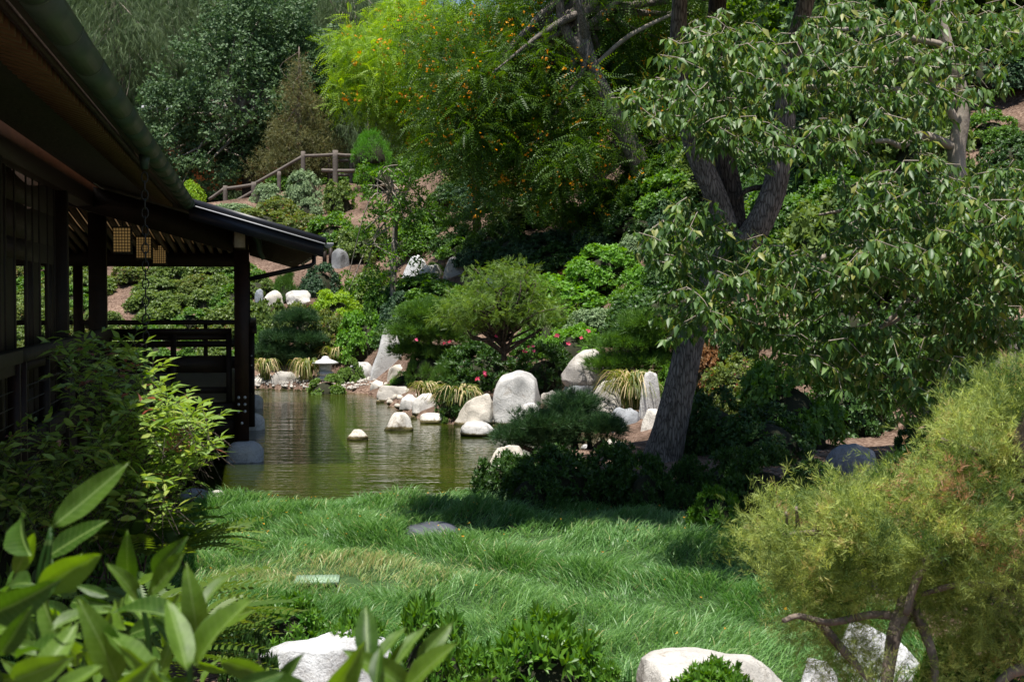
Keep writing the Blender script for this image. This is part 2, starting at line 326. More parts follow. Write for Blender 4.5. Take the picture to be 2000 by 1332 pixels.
# ------------------------------------------------------------------ terrain
def interp(x,xs,ys): return np.interp(x,xs,ys)
g=lambda a,b,z=0.: tuple(G(a,b,z)[:2])
POND=[(-16,12.),(-6.4,12.6),(-4.2,14.2),(-3.3,15.1),(-1.6,15.55),(-.6,15.9),(-.35,17.6),(-.2,18.9),(.7,20.2),(1.5,21.0),(1.95,22.2),(1.75,24.0),(.9,25.6),(.1,26.0),(-1.0,26.1),(-1.6,27.0),(-2.2,28.8),(-2.7,31),(-3.0,32.6),(-3.6,34.6),(-4.6,35.6),(-6.6,36.4),(-9,36.6),(-13,36),(-18,33),(-20,25)]
PP=np.array(POND)
def inpoly(x,y,poly):
    poly=np.asarray(poly); x=np.asarray(x,float); y=np.asarray(y,float); ins=np.zeros(x.shape,bool); j=len(poly)-1
    for i in range(len(poly)):
        xi,yi=poly[i]; xj,yj=poly[j]
        c=((yi>y)!=(yj>y))&(x<(xj-xi)*(y-yi)/(yj-yi+1e-12)+xi); ins^=c; j=i
    return ins
def pdist(x,y,poly=PP):
    x=np.asarray(x,float);y=np.asarray(y,float); d=np.full(x.shape,1e9)
    for i in range(len(poly)):
        a=poly[i]; b=poly[(i+1)%len(poly)]; ab=b-a; t=np.clip(((x-a[0])*ab[0]+(y-a[1])*ab[1])/(ab@ab),0,1)
        d=np.minimum(d,np.hypot(x-a[0]-t*ab[0],y-a[1]-t*ab[1]))
    return np.where(inpoly(x,y,poly),-d,d)
def H(x,y):
    x=np.asarray(x,float);y=np.asarray(y,float)
    d=pdist(x,y); near=y<(18.5+.25*np.abs(x))
    lawn=.25*np.clip((d)/1.6,0,1)**.8+.05*(d>0)
    bank=np.where(d>0,np.where(near,lawn,.06+.24*np.clip(d/.7,0,1)),-.1-.6*np.clip(-d/1.2,0,1))
    yh=interp(x,[-30,-12,-4.2,-3.2,-1.8,.5,2,4,7,12,20,60],[37.5,37.5,37,34.5,31.5,28.5,27,22.5,19,16.5,15,12])
    s=interp(x,[-30,-3,1,6,12,60],[.36,.36,.31,.38,.44,.44]); cap=interp(x,[-30,-11,-8,0,4,10],[5.3,5.4,6.2,6.6,9.,17])
    h=np.maximum(y-yh,0)*s; h=np.where(h>cap,cap+(h-cap)*.1,h); h=h*np.clip((y-yh)/2.,0,1)**.3
    mound=.18*np.exp(-((x-1.9)**2+(y-16.6)**2)/2.2)+.25*np.exp(-((x-4.4)**2+(y-15.5)**2)/6)
    nz=.05*np.sin(x*1.7+y*.9)*np.sin(y*1.3-x*.6)+.03*np.sin(x*4.1)*np.sin(y*3.7)
    return bank+h+mound*(d>0)+nz*np.clip(d,0,1)+.12*np.sin(x*.8+1)*np.sin(y*.7)*np.clip(h,0,1)
def h1(x,y): return float(H(np.array([x]),np.array([y]))[0])
def hit(px,py,y0=4.):
    x,y,z=ray(px,py); Y=np.arange(y0,110,.12); X=x/y*Y; Z=EYE+z/y*Y; hh=H(X,Y); i=np.argmax(Z<=hh)
    if Z[i]>hh[i]: i=len(Y)-1
    return Vector((X[i],Y[i],hh[i]))
xs=np.concatenate([np.linspace(-160,-26,24),np.arange(-25,-7,.35),np.arange(-7,9,.2),np.arange(9,30,.4),np.linspace(31,160,24)])
ys=np.concatenate([np.array([-30,-15,-6,0,2]),np.arange(3,38,.22),np.arange(38,70,.4),np.linspace(71,400,40)])
XX,YY=np.meshgrid(xs,ys); ZZ=H(XX,YY); nx,ny=len(xs),len(ys)
i=np.arange(ny-1)[:,None]*nx+np.arange(nx-1)[None]; i=i.ravel()
TF=np.concatenate([np.stack([i,i+1,i+nx+1],1),np.stack([i,i+nx+1,i+nx],1)])
LAWN=np.array([(-3.0,8.0),(-3.2,15.1),(-1.6,15.35),(-.5,15.4),(.4,15.0),(1.2,14.6),(1.75,13.7),(1.95,12.4),(2.2,10.6),(2.5,8.6),(2.6,7.7),(.4,7.5),(-.2,7.9)])
lm=inpoly(XX.ravel(),YY.ravel(),LAWN).astype(float)
def groundmat():
    m,n,b,out=newmat('mulch_ground'); at=N(n,'ShaderNodeAttribute',attribute_name='var'); ge=N(n,'ShaderNodeNewGeometry')
    v=N(n,'ShaderNodeTexVoronoi',ins={'Scale':22.,'Randomness':1.}); mp=N(n,'ShaderNodeMapping'); mp.inputs['Scale'].default_value=(1,1.6,1)
    n.links.new(ge.outputs['Position'],mp.inputs[0]); n.links.new(mp.outputs[0],v.inputs[0])
    r=ramp(n,v.outputs['Color'],[(.1,(.085,.055,.042)),(.45,(.16,.11,.085)),(.85,(.27,.2,.16))])
    t=N(n,'ShaderNodeTexNoise',ins={'Scale':.9,'Detail':6}); n.links.new(ge.outputs['Position'],t.inputs[0]); r2=ramp(n,t.outputs[0],[(.32,(.45,.42,.38)),(.5,(.85,.8,.76)),(.68,(1.15,1.1,1.04))])
    mx=N(n,'ShaderNodeMixRGB',blend_type='MULTIPLY'); mx.inputs[0].default_value=1; n.links.new(r.outputs[0],mx.inputs[1]); n.links.new(r2.outputs[0],mx.inputs[2])
    m2=N(n,'ShaderNodeMixRGB'); n.links.new(at.outputs['Fac'],m2.inputs[0]); n.links.new(mx.outputs[0],m2.inputs[1]); m2.inputs[2].default_value=(.045,.085,.03,1)
    n.links.new(m2.outputs[0],b.inputs['Base Color']); b.inputs['Roughness'].default_value=.95; b.inputs['Specular IOR Level'].default_value=.1
    bp=N(n,'ShaderNodeBump',ins={'Strength':.8,'Distance':.03}); n.links.new(v.outputs['Distance'],bp.inputs['Height']); n.links.new(bp.outputs[0],b.inputs['Normal']); return m
M['ground']=groundmat()
o=link('ground',mkmesh('ground',np.stack([XX.ravel(),YY.ravel(),ZZ.ravel()],1),TF,M['ground'],lm,True)); tag(o,kind='structure')
# water
def watermat():
    m,n,b,out=newmat('pond_water'); ge=N(n,'ShaderNodeNewGeometry'); 
    t=N(n,'ShaderNodeTexNoise',ins={'Scale':.35,'Detail':5}); n.links.new(ge.outputs['Position'],t.inputs[0])
    r=ramp(n,t.outputs[0],[(.3,(.013,.02,.002)),(.55,(.027,.035,.003)),(.75,(.055,.055,.008))]); n.links.new(r.outputs[0],b.inputs['Base Color'])
    b.inputs['Roughness'].default_value=.03; b.inputs['IOR'].default_value=1.33; b.inputs['Specular IOR Level'].default_value=.5
    mp=N(n,'ShaderNodeMapping'); mp.inputs['Scale'].default_value=(.45,1.5,1); mp.inputs['Rotation'].default_value=(0,0,.12); n.links.new(ge.outputs['Position'],mp.inputs[0])
    a=N(n,'ShaderNodeTexNoise',ins={'Scale':1.8,'Detail':4,'Roughness':.6}); n.links.new(mp.outputs[0],a.inputs[0])
    bp=N(n,'ShaderNodeBump',ins={'Strength':1.,'Distance':.026}); n.links.new(a.outputs[0],bp.inputs['Height']); n.links.new(bp.outputs[0],b.inputs['Normal']); return m
M['water']=watermat()
wx=np.linspace(-24,4,40);wy=np.linspace(14,38,40);WX,WY=np.meshgrid(wx,wy);i=(np.arange(39)[:,None]*40+np.arange(39)[None]).ravel()
o=link('pond_water',mkmesh('pond_water',np.stack([WX.ravel(),WY.ravel(),np.zeros(1600)],1),np.concatenate([np.stack([i,i+1,i+41],1),np.stack([i,i+41,i+40],1)]),M['water'])); tag(o,kind='structure')
# ------------------------------------------------------------------ pavilion
PB=Vector(L(20,-2,.87)); pav=empty('garden_pavilion',PB,'dark timber pavilion with tiled eaves and railed deck standing over the pond','pavilion')
def pp(name,geo,mat,parent=pav,label=None):
    o=part(name,geo[0],geo[1],mat,parent)
    if label:o['label']=label
    return o
SL=.285
def rz(v): return 3.64-SL*(v+.8)      # roof top surface
# roof slabs (u0,u1,v0,v1)
def slab(u0,u1,v0,v1,t0,t1): return ubox(u0,u1,v0,v1,rz(v0)-t1,rz(v0)-t0,rz(v1)-t1,rz(v1)-t0)
roof=join(slab(1.5,31.5,-7,-.86,0,.1),slab(19.7,31.5,-.86,.93,0,.1),ubox(1.5,31.5,-13,-7,rz(-1)-.1,rz(-1),rz(-7)-.1,rz(-7)))
ro=pp('roof',roof,M['soffit'])
pp('roof_edge',join(slab(19.6,19.7,-.86,.97,-.04,.045)),M['roofmetal'])
pp('metal_flashing',slab(19.585,19.6,-.8,.95,.045,.062),M['flash'])
pp('barge_board',slab(19.62,19.7,-.86,.93,.065,.24),M['roofmetal'])
pp('barge_rafter',slab(20.55,20.75,-2.6,-.3,.14,.5),M['wood'])
# rafter tails
for k in range(92):
    u=4.2+k*.165; pp('rafter_tail',slab(u,u+.06,-1.32,-1.05,.1,.17),M['rafter'])
for k in range(30):
    u=21.0+k*.34; pp('rafter_tail',slab(u,u+.08,-.1,.85,.1,.2),M['woodred'])
# gutter segments, half round
def halfpipe(u0,u1,vc,zt,r,lip=.012):
    a=np.linspace(np.pi,2*np.pi,13); V=[];n=13
    for u in (u0,u1):
        for rr in (r,r-.008):
            for t in a: V.append(L(u,vc+rr*math.cos(t),zt+rr*math.sin(t)))
    V=np.array(V);Fc=[]
    for i in range(n-1):
        o0,i0,o1,i1=i,n+i,2*n+i,3*n+i
        Fc+=[(o0,o0+1,o1+1),(o0,o1+1,o1),(i0,i1,i1+1),(i0,i1+1,i0+1),(o0,i0,i0+1),(o0,i0+1,o0+1),(o1,o1+1,i1+1),(o1,i1+1,i1)]
    for e in (0,n-1): Fc+=[(e,2*n+e,3*n+e),(e,3*n+e,n+e)]
    return V,np.array(Fc)
for k in range(18):
    u=3.2+k*.93; pp('gutter_segment',halfpipe(u,u+.922,-.868,3.63,.088+.0015*(k%2)),M['copper'])
    pp('gutter_joint',halfpipe(u-.01,u+.01,-.868,3.632,.0925),M['copper'])
for k in range(11):
    pp('gutter_segment',halfpipe(19.66+k,20.65+k,1.0,3.11,.075),M['roofmetal'] if k>0 else M['copper'])
V,F_=tube([L(19.635,1.0,3.10),L(19.655,1.0,3.10)],[.07,.07],20); V[:,2]=np.minimum(V[:,2],3.105); pp('gutter_end',(V,F_),M['flash'])
# fascia behind gutter
pp('fascia_board',ubox(1.5,19.6,-1.02,-.99,3.555,3.6),M['soffit'])
# beams / posts
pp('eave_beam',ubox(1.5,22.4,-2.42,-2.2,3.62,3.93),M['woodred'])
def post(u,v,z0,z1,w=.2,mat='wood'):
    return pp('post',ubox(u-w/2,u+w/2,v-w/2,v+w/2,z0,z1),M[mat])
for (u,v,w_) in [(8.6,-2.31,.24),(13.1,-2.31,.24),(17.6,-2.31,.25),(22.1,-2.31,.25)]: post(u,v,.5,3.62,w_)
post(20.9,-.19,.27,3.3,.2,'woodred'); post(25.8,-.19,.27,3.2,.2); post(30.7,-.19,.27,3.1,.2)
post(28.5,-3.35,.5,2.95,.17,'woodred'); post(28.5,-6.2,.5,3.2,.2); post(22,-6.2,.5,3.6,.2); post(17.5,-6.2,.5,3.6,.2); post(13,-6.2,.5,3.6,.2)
pp('beam',ubox(20.0,31,-.27,-.12,3.04,3.36),M['wood']); pp('beam_end',ubox(19.93,19.998,-.27,-.125,3.045,3.358),M['woodpale'],label='pale cut end of the beam')  # end face gets a much paler wood colour than the beam
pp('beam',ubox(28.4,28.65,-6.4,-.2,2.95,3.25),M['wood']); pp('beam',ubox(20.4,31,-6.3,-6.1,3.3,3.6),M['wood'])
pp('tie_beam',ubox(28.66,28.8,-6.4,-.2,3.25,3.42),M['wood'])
for k in range(23):     # hip rafters over the deck
    v=-3.9+k*.17; a=L(22.6,v,3.86); b=L(28.5,v,3.27)
    V=[];
    za=min(3.84,rz(v+.06)-.24)
    for (u,z) in ((22.6,za),(28.4,3.2)):
        for vv in (v,v+.06):
            for dz in (0,.11): V.append(L(u,vv,z+dz))
    V=np.array(V)[[0,1,2,3,4,5,6,7]]
    pp('hip_rafter',(V,BOXF),M['rafter'])
    V=np.array([L(u,vv,z+dz) for (u,z) in ((22.4,za+.115),(28.5,3.32)) for vv in (v-.055,v+.112) for dz in (0,.015)]); pp('ceiling_board',(V,BOXF),M['wood'])
# deck : planks run across (v) - each a piece, joints open
for k in range(62):
    u=21.0+k*.16; pp('deck_plank',ubox(u,u+.15,-6.3,-.1,.84,.87),M['plank'])
for k in range(60):
    u=11.2+k*.16; pp('deck_plank',ubox(u,u+.15,-6.3,-2.1,.84,.87),M['plank'])
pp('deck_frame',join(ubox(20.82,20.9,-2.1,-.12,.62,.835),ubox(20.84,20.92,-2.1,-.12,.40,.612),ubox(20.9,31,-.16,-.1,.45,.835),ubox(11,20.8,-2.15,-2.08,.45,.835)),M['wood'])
pp('dark_underdeck_sheet',join(ubox(20.93,31,-6.2,-.2,.80,.83),ubox(11.1,20.9,-6.2,-2.2,.80,.83)),M['wood'])  # added dark sheet, keeps the deck's reflection in the water dark
pp('reflection_blocker',join(ubox(31.0,31.05,-6.2,-.25,-.3,.83),ubox(20.9,31,-6.3,-6.25,-.3,.83),ubox(11.1,20.9,-6.3,-6.25,-.3,.83)),M['wood'])  # added unseen boards, keep the bright hillside out of the water's reflection
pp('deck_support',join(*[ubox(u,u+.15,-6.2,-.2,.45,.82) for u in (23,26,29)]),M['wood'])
# railings
def rail_front(u,v0,v1,posts,cap='wood'):
    pp('handrail',ubox(u-.05,u+.09,v0,v1,1.83,1.91),M[cap]); pp('rail_board',ubox(u,u+.04,v0,v1,1.745,1.828),M[cap])
    pp('rail_board',ubox(u,u+.035,v0,v1,1.27,1.52),M['wood']); pp('rail_board',ubox(u,u+.05,v0,v1,.975,1.065),M['wood'])
    for v in posts: pp('rail_post',ubox(u-.055,u-.002,v-.04,v+.04,.5,1.828),M['wood'])
rail_front(20.95,-2.0,-.33,[-1.15,-.37])
# bolts on the front post and rail post
def dome(c,r,n=8):
    V,F_=ICO[2]; return V*np.array([r,r*.6,r])+np.array(c),F_
for (dv,dz) in [(-.045,1.0),(.045,1.0),(-.045,.9),(.045,.9),(-.045,.8),(.045,.8),(0,.63)]:
    V,F_=dome(L(20.795,-.19+dv,dz-.08),.022); pp('bolt',(V,F_),M['flash'])
for z in (.77,.57): V,F_=dome(L(20.89,-.37,z),.016); pp('bolt',(V,F_),M['flash'])
# far rail
pp('handrail',ubox(28.4,28.52,-3.3,-.3,1.82,1.91),M['wood']); pp('rail_board',ubox(28.42,28.47,-3.3,-.3,1.38,1.5),M['wood']); pp('rail_board',ubox(28.42,28.47,-3.3,-.3,.96,1.2),M['wood'])
for v in (-3.28,-2.1,-.95): pp('rail_post',ubox(28.5,28.58,v-.04,v+.04,.87,1.82),M['wood'])
pp('handrail',ubox(28.4,28.52,-6.2,-3.45,1.82,1.91),M['wood'])
for v in (-3.6,-4.7): pp('rail_post',ubox(28.5,28.58,v-.04,v+.04,.87,1.82),M['wood'])
# side rail over the pond
pp('handrail',ubox(21.1,31,-.08,.03,1.83,1.91),M['woodred']); pp('rail_board',ubox(21.1,31,-.05,-.01,.95,1.3),M['wood'])
for u in (21.3,23.7,26.1,28.5,30.8):
    pp('rail_post',ubox(u-.04,u+.04,-.095,-.005,.45,1.828),M['wood'])
    for z in (1.5,1.36,.95): V,F_=dome(L(u-.05,-.05,z),.012); pp('bolt',(V,F_),M['flash'])
# long side rail on the left, in three bays
for (a,b) in ((8.2,12.9),(13.15,17.6),(17.7,20.95)):
    pp('handrail',ubox(a,b,-2.12,-1.98,1.8,1.91),M['cap']); pp('rail_board',ubox(a,b,-2.07,-2.03,1.7,1.797),M['wood'])
    pp('rail_board',ubox(a,b,-2.07,-2.03,.9,1.15),M['soffit'])
    for z in (1.28,1.42,1.56):
        V,F_=tube([L(a,-2.05,z),L(b,-2.05,z)],[.006,.006],6); pp('rail_wire',(V,F_),M['iron'])
    n=max(1,int((b-a)/1.2))
    for k in range(n+1):
        u=a+.05+(b-a-.1)*k/n; pp('rail_post',ubox(u-.04,u+.04,-2.1,-2.0,.5,1.797),M['woodred'] if k in(0,n) else M['wood'])
# wall bay between posts at the far left : stiles, rails, solid lower panels, open lights
for u in (13.4,13.95,14.48,15.2,15.65,16.12,16.75,17.3): pp('wall_stile',ubox(u-.06,u+.06,-2.312,-2.29,.87,3.61),M['wood'])
for (z0,z1) in ((2.74,2.95),(1.66,1.72),(.87,1.42),(3.3,3.6)): pp('wall_rail',ubox(13.25,17.4,-2.309,-2.293,z0,z1),M['wood'])
for (a,b) in ((13.25,14.5),(15.15,16.15),(16.7,17.45)): pp('wall_panel',ubox(a,b,-2.306,-2.296,1.42,2.8),M['wood'])
pp('wall_panel',ubox(8.8,13.0,-2.33,-2.28,.87,3.6),M['wood']); pp('wall_panel',ubox(13.25,17.4,-2.306,-2.296,2.95,3.3),M['wood'])
# downspout arm, copper spout by the post
V,F_=tube([L(21.1,.86,3.06),L(21.1,.86,2.86),L(21.05,.8,2.82),L(20.95,-.08,2.62)],[.035]*4,6); pp('downspout',(V,F_),M['roofmetal'])
V,F_=tube([L(20.6,.02,3.32),L(20.6,.02,3.2),L(20.62,.06,3.15),L(20.62,.08,3.0),L(20.62,.13,2.9)],[.045,.04,.045,.035,.03],10); pp('spout',(V,F_),M['copper'])
# a conduit lying along the beam
V,F_=tube([L(20.3,-2.15,3.95),L(22.0,-2.15,3.95)],[.035]*2,8); pp('conduit',(V,F_),M['flash'])
# hanging lanterns
def lamp_mat():
    m,n,b,out=newmat('paper_glow'); b.inputs['Base Color'].default_value=(.4,.25,.09,1); b.inputs['Emission Color'].default_value=(1,.62,.22,1); b.inputs['Emission Strength'].default_value=.07; b.inputs['Roughness'].default_value=.8; return m
M['paper']=lamp_mat()
lampL=['nearest and largest square lattice lantern hanging under the pavilion eave','middle square lattice lantern hanging behind the rain chain','farthest and smallest square lattice lantern hanging in the pavilion']
for (u,lb) in zip((20.9,24.1,28.0),lampL):
    c=L(u,-1.84 if u<22 else -1.78,3.17); t=empty('hanging_lantern',c,lb,'lantern','paper lanterns hanging under the pavilion roof'); v=-1.84 if u<22 else -1.78; z=3.17
    part('paper_shade',*ubox(u-.115,u+.115,v-.115,v+.115,z-.165,z+.165),M['paper'],t)
    bars=[]
    for k in range(7):
        q=-.12+k*.04
        for s in (-.12,.12):
            bars+=[ubox(u+q-.007,u+q+.007,v+s-.006,v+s+.006,z-.17,z+.17),ubox(u+s-.006,u+s+.006,v+q-.005,v+q+.005,z-.17,z+.17)]
    for k in range(9):
        q=-.17+k*.0425
        for s in (-.122,.122): bars+=[ubox(u-.125,u+.125,v+s-.004,v+s+.004,z+q-.004,z+q+.004),ubox(u+s-.004,u+s+.004,v-.125,v+.125,z+q-.004,z+q+.004)]
    Vg,Fg,_=join(*bars); part('lattice',Vg,Fg,M['iron'],t)
    part('cap',*join(ubox(u-.13,u+.13,v-.13,v+.13,z+.175,z+.19),ubox(u-.13,u+.13,v-.13,v+.13,z-.19,z-.175))[:2],M['iron'],t)
    Vt,Ft=tube([L(u,v,z+.19),L(u,v,z+.55)],[.008,.008],6); part('cord',Vt,Ft,M['iron'],t)
# rain chain
rc=empty('rain_chain',L(12.3,-.9,.6),'dark iron rain chain of linked rings hanging from the copper gutter','chain')
Vt,Ft=tube([L(12.3,-.9,3.56),L(12.3,-.9,3.44)],[.05,.03],10); part('spout',Vt,Ft,M['copper'],rc)
def ring(c,ry,rz_,rt,ang):
    t=np.linspace(0,2*np.pi,13)[:-1]; ca,sa=math.cos(ang),math.sin(ang)
    pts=[(c[0]+ry*math.cos(a)*ca,c[1]+ry*math.cos(a)*sa,c[2]+rz_*math.sin(a)) for a in t]; pts.append(pts[0]); return tube(pts,[rt]*13,5,cap=False)
z=3.42;k=0
while z>.7:
    Vt,Ft=ring(L(12.3,-.9,z-.05),.026,.045,.006,(k%2)*1.4+.4); part('link',Vt,Ft,M['iron'],rc); z-=.074;k+=1
# ------------------------------------------------------------------ rocks
def rock(px0,py0,px1,py1,Y=None,label='',mat='rock',seed=0,depth=.8,sub=5,flat=0.,sink=.25,top=2.6,lean=0.,name='boulder',cuts=5,base=None,point=0.,group=None):
    if Y is None:
        zz=base if base is not None else 0.; Y=G((px0+px1)/2,py1,zz).y
    if Y=='h': Y=hit((px0+px1)/2,py1).y; sink=.8
    cx=(px0+px1)/2; a=P(px0,py1,Y);b=P(px1,py1,Y); t=P(cx,py0,Y); wd=(b-a).length; ht=t.z-a.z
    if sub==5 and (px1-px0)<75: sub=4
    r=np.random.default_rng(seed+11); V,F_=ICO[sub]; V=V.copy()
    e=top; V=V/np.power((np.abs(V)**e).sum(1,keepdims=True),1/e)     # superellipsoid: boxier
    for _ in range(cuts):
        n=r.normal(size=3); n[2]=abs(n[2])*.6; n/=np.linalg.norm(n); dd=r.uniform(.72,.9); q=V@n-dd; m=q>0; V[m]-=np.outer(q[m]*.85,n)
    V*= (1+.15*vnoise(V,1.1,seed+1,2)+.018*vnoise(V,4.,seed+2,4))[:,None]
    if point: k=np.clip((V[:,2]+1)/2,0,1); V[:,0]=V[:,0]*(1-point*k)+lean*k; V[:,1]*=(1-point*.5*k)
    V[:,0]-= (V[:,0].max()+V[:,0].min())/2; V[:,0]/=np.ptp(V[:,0])/2
    V[:,2]=V[:,2]/V[:,2].max()
    lowz=a.z; hh=ht*(1+sink)
    W=np.stack([V[:,0]*wd/2,V[:,1]*wd/2*depth, np.where(V[:,2]>0,(V[:,2])*hh*.62,V[:,2]*hh*.38)],1)
    W[:,2]+= t.z-W[:,2].max()
    base_=np.array([(a.x+b.x)/2,Y,lowz]); W+= np.array([base_[0],base_[1],0])
    o=solo(name,W,F_,M[mat],base_,smooth=True); return tag(o,label,'boulder' if name=='boulder' else 'stone',group)
rocks=[
 (486,735,528,758,None,'pale rounded boulder at the water edge, half hidden by the pavilion post','rock',1,{}),
 (528,724,592,758,None,'wide smooth pale boulder at the far shore, left of the stone lantern','rock',2,{}),
 (722,638,794,740,35.4,'tall pointed dappled standing stone beside the layered pine','rock',3,dict(point=.45,lean=.12,depth=.6,cuts=9,top=3)),
 (676,706,737,762,36.2,'grey boulder behind the round clipped cushion','rock',4,{}),
 (722,742,762,772,34.6,'grey boulder at the foot of the tall standing stone','rock',5,{}),
 (752,712,796,756,34.4,'whitish angular boulder right of the tall standing stone','rock',6,dict(cuts=8)),
 (736,752,804,785,None,'white double-humped boulder on the right shore, fourth along','rock',7,dict(cuts=7)),
 (780,770,822,805,None,'smaller boulder with dark mossy foot, left of the pair at the shore','rock',8,dict(cuts=7)),
 (804,768,858,812,None,'pale angular boulder on the shore beside the strap-leaf clump','rock',9,dict(cuts=9)),
 (820,806,868,826,None,'low flat pale rock lying just above the water','rock',10,{}),
 (750,805,808,840,None,'pyramid-shaped pale rock standing alone in the pond','rock',12,dict(point=.45,cuts=6)),
 (678,838,720,859,None,'smallest pale rock breaking the pond surface','rock',13,dict(point=.3)),
 (898,822,967,851,None,'smooth oval pale rock lying in the pond before the big boulders','rock',14,{}),
 (886,768,970,830,None,'angular pale boulder leaning against the largest round boulder','rock',15,dict(point=.3,lean=.3,cuts=8)),
 (962,724,1058,830,None,'large round boulder with a hollow face on the right shore','rock',16,dict(top=2.5,cuts=3)),
 (1054,762,1092,792,28,'small boulder wedged between the round and the double boulder','rock',17,{}),
 (1010,786,1060,836,None,'smaller white boulder in front of the large round one','rock',18,{}),
 (1094,738,1192,835,26.95,'grey lower block of the tallest boulder pair','rockgrey',19,dict(top=4,cuts=6)),
 (1096,682,1204,770,27.0,'white domed boulder top cracked across, highest on the right shore','rock',20,dict(top=2.5,cuts=3,sink=.02,depth=.7)),
 (1150,738,1218,830,25.6,'upright pale boulder left of the drooping strap leaves','rock',21,dict(top=3)),
 (1243,724,1302,850,24.6,'upright grey slab behind the leaning trunk','rock',22,dict(top=4,point=.3,depth=.5)),
 (1190,795,1252,862,24.4,'dark-streaked block under the strap leaves','rockgrey',23,dict(top=4)),
 (1250,798,1300,860,23.3,'white rounded boulder low beside the leaning trunk','rock',24,{}),
 (1130,868,1165,888,21.6,'small white stone behind the dark pine, left one','rock',44,{}),
 (1170,858,1215,888,21.8,'small white stone behind the dark pine, right one','rock',45,{}),
 (925,868,1028,940,18.6,'blue-grey boulder in shade at the near shore','rock',25,dict(lean=.3,point=.3)),
 (497,564,516,592,42,'leftmost stone of the low retaining row on the slope','rockgrey',27,{}),
 (512,567,557,602,42,'middle stone of the low retaining row on the slope','rock',28,dict(cuts=8)),
 (557,567,607,592,42,'rightmost stone of the low retaining row on the slope','rock',29,dict(top=3.5)),
 (645,485,684,520,'h','blocky grey stone beside the two short posts','rockgrey',30,{}),
 (778,498,836,560,'h','bright white fractured rock behind the slender tree','rockdry',31,dict(cuts=10,top=3,point=.3,lean=.3)),
 (815,516,868,552,'h','lower white fractured rock touching the brightest one','rockdry',32,dict(cuts=10)),
 (865,502,918,535,'h','white jagged rock under the low hillside shrub','rockdry',33,dict(cuts=10)),
 (935,542,978,575,'h','pale rock half hidden behind the feathery maple','rockdry',34,{}),
 (985,504,1020,528,'h','small pale stone on the terrace above the maple','rock',35,{}),
 (1062,503,1098,537,'h','blue-grey terrace stone under the flowering tree, left one','rockgrey',36,dict(top=4)),
 (1094,500,1130,534,'h','blue-grey terrace stone under the flowering tree, right one','rockgrey',37,dict(top=4)),
 (1226,568,1266,594,'h','grey stone in the bright green hedge','rockgrey',38,{}),
 (1610,864,1720,950,15.0,'smooth blue-grey boulder in shade above the mulch','rockgrey',39,dict(top=2.4)),
 (474,1240,802,1420,7.6,'large flat-topped white granite boulder at the bottom edge','rockdry',40,dict(sub=6,top=3.4,cuts=6)),
 (1222,1278,1550,1430,7.3,'long low white boulder behind the small azalea sprigs','rockdry',41,dict(sub=6,top=3,cuts=5)),
 (1592,1213,1822,1420,7.9,'domed white granite boulder behind the juniper branch','rockdry',42,dict(sub=6,top=2.6,cuts=5)),
 (1552,1284,1640,1400,7.5,'grey speckled boulder at the foot of the domed one','rockdry',43,dict(sub=6,top=3)),
]
for (a,b,c,d,Y,lb,mt,sd_,kw) in rocks: rock(a,b,c,d,Y,lb,mt,sd_,**kw)
# footing stones under the posts
for (u,v,lb) in ((20.85,-.15,'rounded white footing stone under the front pavilion post'),(25.8,-.1,'second white footing stone under the pond side of the pavilion'),(30.7,-.1,'farthest white footing stone under the pond side of the pavilion')):
    V,F_=ICO[4]; e=3.; V=V/np.power((np.abs(V)**e).sum(1,keepdims=True),1/e); V=V*np.array([.26,.26,.26])*(1+.04*vnoise(V,1.5,u,3))[:,None]; c=np.array(L(u,v,0)); V=V+c+np.array([0,0,.03])
    tag(solo('footing_stone',V,F_,M['rockdry'],c,smooth=True),lb,'stone','footing stones under the pavilion')
for k,(px,py,wd,lb) in enumerate([(432,972,34,'white stone at the lawn corner beside the dark water'),(424,962,22,'tan stone touching the white one at the lawn corner'),(380,968,60,'grey flat stone in the shade under the pavilion plants')]):
    c=P(px,py,15.2); r_=wd/2*15.2/F; V,F_=ICO[3]; V=V*np.array([r_,r_,r_*.5])*(1+.2*vnoise(V,1.5,k+3,3))[:,None]+np.array(c); tag(solo('stone',V,F_,M['rock' if k<2 else 'rockgrey'],np.array(c),smooth=True),lb,'stone')
# pebble shore
def pebbles(name,region,n,s0,s1,label):
    x=rng.uniform(region[0],region[1],n*4); y=rng.uniform(region[2],region[3],n*4); d=pdist(x,y); k=(d>-.22)&(d<.8); x=x[k][:n];y=y[k][:n]; n=len(x)
    V,F_=ICO[2]; z=np.maximum(H(x,y),-.02)+.01; B=basis(rdir(n),rdir(n)); s=rng.uniform(s0,s1,n)
    Vs,Fs,vv=scatter((V*np.array([1,.8,.6]),F_),np.stack([x,y,z],1),B,s,rng.uniform(0,1,n))
    return tag(solo(name,Vs,Fs,M['rock'],(region[0],region[2],0),vv,True),label,'pebbles',None,'stuff')
pebbles('pebbles',(-7,-3.3,35.,37.2),420,.02,.06,'white pebbles along the far shore around the lantern')
pebbles('shore_stones',(-3.6,2,24,35),45,.05,.11,'small stones between the boulders on the right shore')
